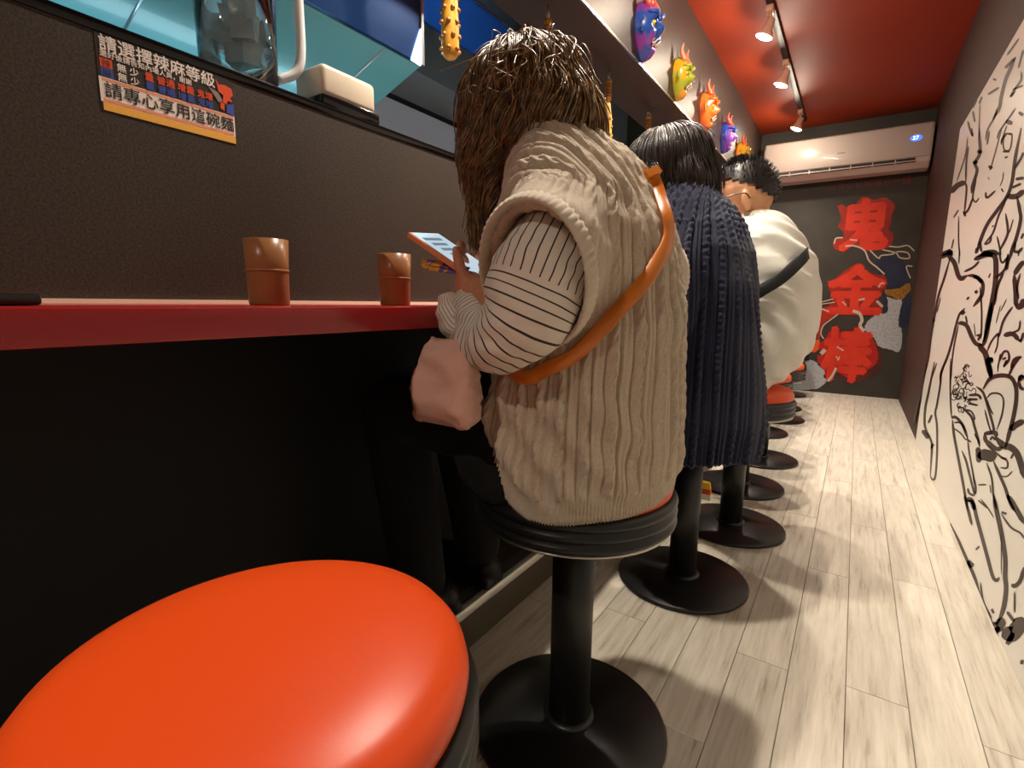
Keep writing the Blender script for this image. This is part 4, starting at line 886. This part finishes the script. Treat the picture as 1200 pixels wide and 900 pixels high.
    # crossbody bag with tan strap over the vest
    bag = empty('crossbody_bag', (-0.47, 0.60, 0.60)); tag(bag, 'small black bag with a tan leather strap across the beige vest', 'bag')
    pxs = [(759, 204), (770, 228), (777, 252), (778, 278), (768, 308), (748, 340), (722, 368), (692, 396), (666, 418), (648, 430), (630, 438), (614, 444)]
    Pt, Nt = [], []
    for q in pxs:
        h = hit(tree, *q)
        if h is not None: Pt.append(h[0]); Nt.append(h[1])
    front = [((-0.36, 0.83, 0.93), (0.1, 0.5, 0.86)), ((-0.30, 0.83, 0.925), (0.6, 0.4, 0.7))]
    Pt = [np.array(a) for a, _ in front] + Pt; Nt = [np.array(n_) for _, n_ in front] + Nt
    for a, n_ in (((-0.40, 0.575, 0.668), (-0.1, -1, 0.1)), ((-0.45, 0.59, 0.672), (-0.4, -0.9, 0))): Pt.append(np.array(a)); Nt.append(np.array(n_))
    C = catmull(Pt, 8); CN = catmull(Nt, 8)
    # settle the strap on the knit so that it neither sinks nor floats
    for i in range(len(C)):
        nr = tree.find_nearest(Vector(C[i]))
        if nr[0] is not None and nr[3] < 0.05: C[i] = 0.15 * C[i] + 0.85 * np.array(nr[0]); CN[i] = 0.5 * CN[i] + 0.5 * np.array(nr[1])
    for k in range(40):
        if k < 16: C[1:-1] = (C[:-2] + 2 * C[1:-1] + C[2:]) / 4
        CN[1:-1] = (CN[:-2] + 2 * CN[1:-1] + CN[2:]) / 4
    mesh('strap', *ribbon(C, CN, 0.020, 0.003, 0.0085), mat('tan_leather', '#cf761f', 0.38, col2='#c46a1a', nscale=12, coat=0.1), bag)
    h = hit(tree, 761, 208)
    if h is not None:
        c, n_ = h; T_ = np.array([0.3, 0.3, -0.9]); T_ -= n_ * (T_ @ n_); T_ /= np.linalg.norm(T_); W_ = np.cross(T_, n_)
        Vb, Fb = boxvf(-0.0125, 0.0125, -0.006, 0.006, 0.006, 0.0145); mesh('buckle', Vb[:, :1] * W_ + Vb[:, 1:2] * T_ + Vb[:, 2:] * n_ + c, Fb, mat('tan_keeper', '#d8802e', 0.35), bag, smooth=False)
    V, N, F = remesh([boxvf(-0.50, -0.39, 0.585, 0.66, 0.60, 0.672)], 0.006, 6); mesh('bag_body', V, F, mat('black_bag', '#101012', 0.6), bag)
    # pale pink pouch on the lap
    po = empty('canvas_pouch', (-0.46, 0.525, 0.58)); tag(po, 'pale pink canvas pouch hanging from the striped sleeve at the counter edge', 'pouch')
    gx = []
    def pr(t, w, d, z):
        a = np.linspace(0, 2 * np.pi, 40, endpoint=False); sx = np.sign(np.cos(a)) * np.abs(np.cos(a)) ** 0.5; sy = np.sign(np.sin(a)) * np.abs(np.sin(a)) ** 0.6
        return np.stack([-0.466 + 0.012 * t + w * sx, 0.522 + d * sy + 0 * a, z + 0.004 * np.sin(3 * a + t * 5)], 1)
    rings = [pr(0, 0.044, 0.012, 0.582), pr(0.05, 0.052, 0.021, 0.588), pr(0.3, 0.052, 0.026, 0.615), pr(0.6, 0.048, 0.024, 0.65), pr(0.85, 0.042, 0.016, 0.682), pr(1.0, 0.034, 0.007, 0.698)]
    V, F = loft(catmull(np.array([q.ravel() for q in rings]), 6).reshape(-1, 40, 3)); V = V + 0.007 * np.stack([noise3(V, 26, 1), noise3(V, 26, 5), 0 * V[:, 0]], 1) + 0.006 * np.stack([noise3(V * [1, 1, 1.8], 60, 2), noise3(V * [1.6, 1, 1], 55, 6), 0 * V[:, 0]], 1)
    V[:, 2] = np.maximum(V[:, 2], 0.578)
    mesh('pouch_body', V, F, mat('pale_pink_canvas', '#d2a898', 0.8, bump=0.4, bscale=600), po)
    mesh('drawstring', *tube(catmull([(-0.455, 0.522, 0.694), (-0.452, 0.530, 0.712), (-0.458, 0.552, 0.725), (-0.462, 0.570, 0.735)], 6), 0.0018, 6), mat('pale_cord', '#c8a094', 0.8), po)
    # phone with a ribbon strap
    ph = empty('smartphone', (-0.53, 0.62, 0.80)); tag(ph, 'smartphone in a clear orange-edged case held in both hands, screen lit', 'phone')
    d, n_ = pd, pn; w_ = np.cross(n_, d)
    def pbox(nm, a, b_, c0, c1, m, par, bev=0.003, ctr=(0, 0)):
        o = box(nm, (ctr[0] - a, ctr[0] + a, ctr[1] - b_, ctr[1] + b_, c0, c1), m, par, bevel=bev)
        o.data.transform(Matrix(((d[0], w_[0], n_[0], pc[0]), (d[1], w_[1], n_[1], pc[1]), (d[2], w_[2], n_[2], pc[2]), (0, 0, 0, 1)))); return o
    case = pbox('case', 0.074, 0.037, -0.005, 0.0042, mat('orange_edged_case', '#dd9468', 0.3, coat=0.3), ph)
    scn = pbox('screen', 0.070, 0.033, 0.0040, 0.0046, mat('lit_screen', '#88a8c0', 0.1, emit=(0.62, 0.78, 0.9, 1), estr=0.75), ph, 0.0)
    for k in range(4): pbox('message_line', 0.004, 0.022 - 0.004 * k, 0.0046, 0.0048, mat('screen_print', '#405060', 0.3, emit=(0.25, 0.33, 0.42, 1), estr=0.6), scn, 0.0, (-0.05 + 0.016 * k, -0.004))
    pbox('camera_bump', 0.010, 0.010, -0.008, -0.004, M_gloss_black, case, 0.002, (-0.055, -0.018))
    lp = [ony(*q) for q in ((549, 317, 0.585), (530, 312, 0.59), (510, 309, 0.60), (498, 307, 0.61), (500, 312, 0.605), (515, 315, 0.595), (535, 318, 0.588), (552, 322, 0.585))]
    C = catmull(lp, 6); mesh('ribbon_strap', *ribbon(C, np.tile([0.55, -0.75, 0.35], (len(C), 1)), 0.011, 0.0015, 0.0), mat('patterned_ribbon', '#e0b030', 0.5, col2='#6a5aa0', nscale=55, contrast=(0.5, 0.54)), ph)
person_vest()

def leg_parts(cy, x0, z0, g):
    out = []
    for k in (-1, 1):
        yy = cy + k * 0.078
        out += limb([(x0, yy, z0), (-0.70, yy + 0.01 * k, 0.55), (-0.675, yy + 0.02 * k, 0.19)], [0.062 + g, 0.05 + g, 0.034 + g])
    return out
def shoes(cy, root, m):
    for k in (-1, 1):
        yy = cy + k * 0.098
        V, N, F = remesh([capsule((-0.655, yy, 0.142), 0.034, (-0.80, yy, 0.138), 0.032), boxvf(-0.825, -0.635, yy - 0.034, yy + 0.034, 0.1045, 0.122)], 0.006, 4); mesh('shoe', V, F, m, root)
def person_base(root, cy, hc, f, u, hs, chest, arms, handdirs, xl=-0.34, skin=M_skin):
    hp, P, ax = head_parts(hc, f, u, hs)
    parts = hp + chest
    for (sh_, el, wr), (hd, hn, sd) in zip(arms, handdirs):
        parts += limb([sh_, el, wr], [0.043, 0.037, 0.025]) + hand_parts(wr, hd, hn, sd, 0.35, 0.95)
    parts += leg_parts(cy, xl, 0.555, 0.0)
    for k in (-1, 1): parts += limb([(-0.66, cy + k * 0.098, 0.14), (-0.79, cy + k * 0.098, 0.135)], [0.026, 0.024])
    V, N, F = remesh(parts, 0.0052, 3); mesh('body', V, F, skin, root); eyes(P, ax, root)
    return P, ax

# ---------- person in the navy coat
def person_coat():
    cy = 1.34
    root = empty('person', (-0.33, cy, 0.498)); tag(root, 'person with dark hair in a bulky navy cable-knit coat', 'person')
    hc = np.array([-0.438, cy, 1.070]); f = (-0.92, 0.0, -0.38); u = (-0.38, 0, 0.92)
    arms = [((-0.355, cy - 0.125, 0.885), (-0.37, cy - 0.155, 0.69), (-0.54, cy - 0.10, 0.768)), ((-0.355, cy + 0.125, 0.885), (-0.37, cy + 0.155, 0.70), (-0.54, cy + 0.10, 0.768))]
    chest = [capsule((-0.365, cy, 0.96), 0.052, (-0.41, cy, 1.02), 0.048), ellipsoid((-0.345, cy, 0.80), [(0.09, 0, 0), (0, 0.14, 0), (0, 0, 0.16)]), ellipsoid((-0.345, cy, 0.60), [(0.10, 0, 0), (0, 0.13, 0), (0, 0, 0.14)]), capsule((-0.36, cy - 0.08, 0.90), 0.045, (-0.36, cy + 0.08, 0.90), 0.045)]
    P, ax = person_base(root, cy, hc, f, u, 0.97, chest, arms, [((-0.9, 0.3, 0.05), (0, 0.2, -1), 1), ((-0.9, -0.3, 0.05), (0, -0.2, -1), -1)])
    V, N, F = remesh(leg_parts(cy, -0.36, 0.56, 0.012), 0.007, 6); mesh('trousers', V, F, M_trou, root); shoes(cy, root, M_shoe)
    R = [ringxy(-0.335, cy, z, a, b, zf=zf) for z, a, b, zf in ((0.372, 0.160, 0.178, 0.16), (0.382, 0.172, 0.190, 0.155), (0.47, 0.177, 0.197, 0.09), (0.56, 0.168, 0.193, 0.03))]
    R += [ringxy(cx, cy, z, a, b) for cx, z, a, b in ((-0.335, 0.66, 0.150, 0.188), (-0.340, 0.80, 0.138, 0.188), (-0.345, 0.88, 0.124, 0.186), (-0.360, 0.94, 0.112, 0.165), (-0.375, 0.985, 0.097, 0.128), (-0.390, 1.02, 0.074, 0.090), (-0.395, 1.036, 0.052, 0.06))]
    vp = [loft(R)]
    for k in (-1, 1):
        C = catmull([(-0.35, cy + 0.11 * k, 0.90), (-0.345, cy + 0.155 * k, 0.83), (-0.345, cy + 0.163 * k, 0.74), (-0.37, cy + 0.160 * k, 0.68), (-0.44, cy + 0.145 * k, 0.70), (-0.51, cy + 0.115 * k, 0.752)], 6)
        vp.append(tube(C, np.interp(np.linspace(0, 1, len(C)), np.linspace(0, 1, 6), [0.075, 0.068, 0.060, 0.056, 0.048, 0.038]), 24))
    V, N, F = remesh(vp, 0.0034, 6, 0.6)
    th = np.arctan2((V[:, 1] - cy) / 0.19, (V[:, 0] + 0.34) / 0.14); s = th * 0.165
    D = cable(s, V[:, 2], 0.042, 0.044, 0.0050, 0.0048)
    q = (s / 0.042) % 1.0; lat = np.sin(2 * np.pi * (V[:, 2] / 0.030 + q)) * np.sin(2 * np.pi * (V[:, 2] / 0.030 - q)); D = D + 0.0034 * lat * (np.abs(q - 0.5) < 0.24) + 0.0018 * np.sin(2 * np.pi * s / 0.009) * (np.abs(q - 0.5) > 0.26)
    D = D * np.clip(0.75 + 1.1 * noise3(V, 8.0, 2.0), 0.3, 1.2)
    fold = 0.016 * noise3(V * [1, 1, 0.4], 7.0, 5.5)
    V = V + N * (D + fold)[:, None]
    coat = mesh('coat', V, F, mat('navy_wool_knit', '#181f3e', 0.9, col2='#131930', nscale=200, bump=0.6, bscale=700, sheen=0.15), root)
    t = np.linspace(0, 2 * np.pi, 61); C = np.stack([-0.392 + 0.068 * np.cos(t), cy + 0.078 * np.sin(t), 1.022 + 0.05 * np.cos(t) * -0.35], 1)[:-1]
    rings = [c + 0.012 * np.outer(np.cos(np.linspace(0, 6.2832, 10, endpoint=False)), [math.cos(a), math.sin(a), 0]) + 0.015 * np.outer(np.sin(np.linspace(0, 6.2832, 10, endpoint=False)), [0, 0, 1]) for c, a in zip(C, t)]
    V2, F2 = loft(rings + [rings[0]], False); mesh('collar', V2, F2, mat('navy_rib', '#1d2236', 0.9, sheen=0.3), coat)
    r, f_, u_ = ax
    hull = [ellipsoid(P(0, -0.016, 0.024), np.array([r * 0.096, f_ * 0.106, u_ * 0.092])), ellipsoid(P(0, -0.050, -0.04), np.array([r * 0.088, f_ * 0.060, u_ * 0.085])), capsule((-0.395, cy, 1.06), 0.078, (-0.388, cy, 1.00), 0.060)]
    for k in (-1, 1): hull.append(tube(catmull([(-0.45, cy + 0.080 * k, 1.07), (-0.465, cy + 0.088 * k, 0.98), (-0.47, cy + 0.085 * k, 0.90), (-0.472, cy + 0.082 * k, 0.86)], 5), np.linspace(0.036, 0.012, 16), 12))
    V, N, F = remesh(hull, 0.005, 8); htree = bvh(V, F); hair = mesh('hair', V, F, M_hair2, root)
    def surf(a, b_, k=1.02):
        ang = 0.25 + b_ * 3.3; q = math.cos(a); return P(0.096 * k * math.sin(a), -0.016 + 0.106 * k * math.cos(ang) * q, 0.024 + 0.092 * k * math.sin(ang) * q)
    paths = []; j = lambda s_: random.gauss(0, s_)
    paths = flow_strands(V, F, htree, P(0.0, -0.03, 0.118), 4200, lambda b_: np.zeros(3), lo=10, hi=22, off=(0.0004, 0.0018), mess=0.05, zmin=0.96)
    V, F = join([strands(paths[::4], 0.0020, 0.0011, 5), strands(paths[1::4] + paths[2::4] + paths[3::4], 0.0015, 0.0008)]); lk = mesh('loose_locks', V, F, M_hair2, hair); lk['kind'] = 'stuff'
person_coat()

# ---------- man in the white t-shirt
def person_man():
    cy = 1.78
    root = empty('person', (-0.29, cy, 0.498)); tag(root, 'man with short dark hair and glasses in a white t-shirt', 'person')
    hc = np.array([-0.338, cy - 0.01, 1.068]); f = (-0.93, -0.30, -0.15); u = (-0.17, 0, 0.985)
    arms = [((-0.27, cy - 0.135, 0.90), (-0.31, cy - 0.15, 0.71), (-0.49, cy - 0.10, 0.772)), ((-0.255, cy + 0.165, 0.90), (-0.22, cy + 0.255, 0.71), (-0.44, cy + 0.16, 0.772))]
    chest = [capsule((-0.27, cy, 0.965), 0.060, (-0.31, cy, 1.02), 0.056), ellipsoid((-0.26, cy, 0.80), [(0.12, 0, 0), (0, 0.165, 0), (0, 0, 0.18)]), ellipsoid((-0.27, cy, 0.62), [(0.125, 0, 0), (0, 0.155, 0), (0, 0, 0.15)]), capsule((-0.27, cy - 0.11, 0.93), 0.055, (-0.27, cy + 0.11, 0.93), 0.055)]
    ms = mat('light_skin', '#d09a74', 0.5, col2='#c68e68', nscale=30)
    P, ax = person_base(root, cy, hc, f, u, 1.0, chest, arms, [((-0.9, 0.35, 0.05), (0, 0.2, -1), 1), ((-0.9, -0.35, 0.05), (0, -0.2, -1), -1)], -0.30, ms)
    mt = mat('grey_trousers', '#3a3834', 0.85)
    V, N, F = remesh(leg_parts(cy, -0.30, 0.56, 0.014) + [ellipsoid((-0.285, cy, 0.555), [(0.13, 0, 0), (0, 0.165, 0), (0, 0, 0.060)])], 0.007, 6); mesh('trousers', V, F, mt, root); shoes(cy, root, M_shoe)
    R = [ringxy(cx, cy, z, a, b) for cx, z, a, b in ((-0.300, 0.492, 0.085, 0.15), (-0.300, 0.500, 0.105, 0.165), (-0.292, 0.545, 0.142, 0.185), (-0.270, 0.61, 0.162, 0.195), (-0.258, 0.67, 0.166, 0.20), (-0.252, 0.745, 0.163, 0.205), (-0.252, 0.81, 0.155, 0.21), (-0.258, 0.885, 0.139, 0.208), (-0.270, 0.945, 0.118, 0.185), (-0.278, 0.985, 0.098, 0.14), (-0.282, 1.015, 0.078, 0.09), (-0.284, 1.03, 0.062, 0.068))]
    vp = [loft(R)]
    for k, C in ((-1, [(-0.27, cy - 0.12, 0.92), (-0.285, cy - 0.14, 0.86), (-0.30, cy - 0.145, 0.79)]), (1, [(-0.26, cy + 0.13, 0.92), (-0.24, cy + 0.205, 0.87), (-0.228, cy + 0.245, 0.80)])):
        C = catmull(C, 6); vp.append(tube(C, np.linspace(0.078, 0.066, len(C)), 24))
    V, N, F = remesh(vp, 0.0045, 6, 0.6)
    fold = 0.008 * noise3(V * [1.0, 1.0, 1.4], 5.0, 2.2); wv = V[:, 2] + 0.35 * V[:, 1] + 0.25 * V[:, 0]; nz = noise3(V * [0.6, 0.6, 1.0], 6.0, 4.0)
    fold = fold + 0.0085 * np.sin(wv * 80 + nz * 7) * np.clip(0.35 + noise3(V, 5.0, 9.0), 0, 1)
    V = V + N * fold[:, None]
    tee = mesh('t_shirt', V, F, mat('white_cotton', '#d6d4ca', 0.85, bump=0.2, bscale=500), root); tree = bvh(V, F)
    r, f_, u_ = ax
    # short hair shell with faded sides
    n, k = 56, 26; Vh = []; Fh = []; keep = {}
    for i in range(k + 1):
        t = math.pi * i / k
        for jn in range(n):
            p = 2 * math.pi * jn / n; a, b_, c = math.sin(t) * math.cos(p), math.sin(t) * math.sin(p), math.cos(t)
            line = 0.56 * max(0, b_) - 0.55 * max(0, -b_) + (0.10 if abs(a) > 0.5 and b_ > -0.2 else -0.05)       # hairline: high at the brow, low at the nape
            inside = c > line; keep[len(Vh)] = inside; q = 1.0 + 0.05 * min(1, max(0, (c - line) * 2.5))
            Vh.append(P(0.0775 * q * a, -0.012 + 0.0965 * q * b_, 0.022 + 0.087 * (q + (0.10 * max(0, c))) * c))
    for i in range(k):
        for jn in range(n):
            fc = (i * n + jn, i * n + (jn + 1) % n, (i + 1) * n + (jn + 1) % n, (i + 1) * n + jn)
            if all(keep[q] for q in fc): Fh.append(fc)
    hair = mesh('hair', Vh, Fh, M_hair3, root); paths = []
    for i in range(1500):
        fc = random.choice(Fh); p = np.mean([Vh[q] for q in fc], axis=0); nn = p - hc; nn /= np.linalg.norm(nn); up = (nn @ np.array(u_)); L = 0.006 + 0.014 * max(0, up)
        d = nn * 0.7 + np.array(u_) * 0.25 + np.array([random.gauss(0, 0.4) for _ in range(3)]); d /= np.linalg.norm(d); paths.append(np.array([p - nn * 0.002, p + d * L * 0.5, p + d * L + nn * 0.001]))
    V, F = strands(paths, 0.0016, 0.0005); lk = mesh('hair_tips', V, F, M_hair3, hair); lk['kind'] = 'stuff'
    mg = mat('black_frame', '#141212', 0.3)
    gl = mesh('glasses_bridge', *tube([P(-0.012, 0.098, 0.004), P(0, 0.102, 0.007), P(0.012, 0.098, 0.004)], 0.0014, 8), mg, root)
    for q in (-1, 1):
        tt = np.linspace(0, 2 * np.pi, 25); mesh('lens_rim', *tube(np.array([P(q * 0.034 + 0.023 * math.cos(a), 0.094 - 0.004 * abs(math.cos(a)), -0.004 + 0.017 * math.sin(a)) for a in tt]), 0.0013, 8), mg, gl)
        mesh('temple', *tube(catmull([P(q * 0.058, 0.090, 0.003), P(q * 0.078, 0.060, 0.004), P(q * 0.086, 0.0, 0.006), P(q * 0.086, -0.016, -0.012)], 5), 0.0016, 8), mg, gl)
    bag = empty('sling_bag', (-0.20, cy, 0.62)); tag(bag, 'black sling bag with a wide strap across the white t-shirt', 'bag')
    Pt = []; Nt = []
    for q in ((942, 296), (936, 304), (926, 315), (912, 327), (898, 337), (884, 345), (866, 354)):
        h = hit(tree, *q)
        if h is not None: Pt.append(h[0]); Nt.append(h[1])
    for q in ((-0.15, 1.93, 0.915), (-0.20, 1.945, 0.945), (-0.27, 1.93, 0.96)):      # on over the far shoulder
        nr = tree.find_nearest(Vector(q)); Pt.insert(0, np.array(nr[0])); Nt.insert(0, np.array(nr[1]))
    if len(Pt) > 2:
        C = catmull(Pt, 6); CN = catmull(Nt, 6)
        for k in range(16): CN[1:-1] = (CN[:-2] + 2 * CN[1:-1] + CN[2:]) / 4; C[1:-1] = (C[:-2] + 2 * C[1:-1] + C[2:]) / 4
        mesh('strap', *ribbon(C, CN, 0.034, 0.003, 0.013), mat('black_webbing', '#16161a', 0.7), bag)
        e = C[-1]
        V, N, F = remesh([ellipsoid((-0.458, cy - 0.02, 0.652), [(0.026, 0, 0), (0, 0.075, 0), (0, 0, 0.045)])], 0.006, 2); mesh('bag_body', V, F, mat('black_nylon', '#141416', 0.7), bag)
person_man()
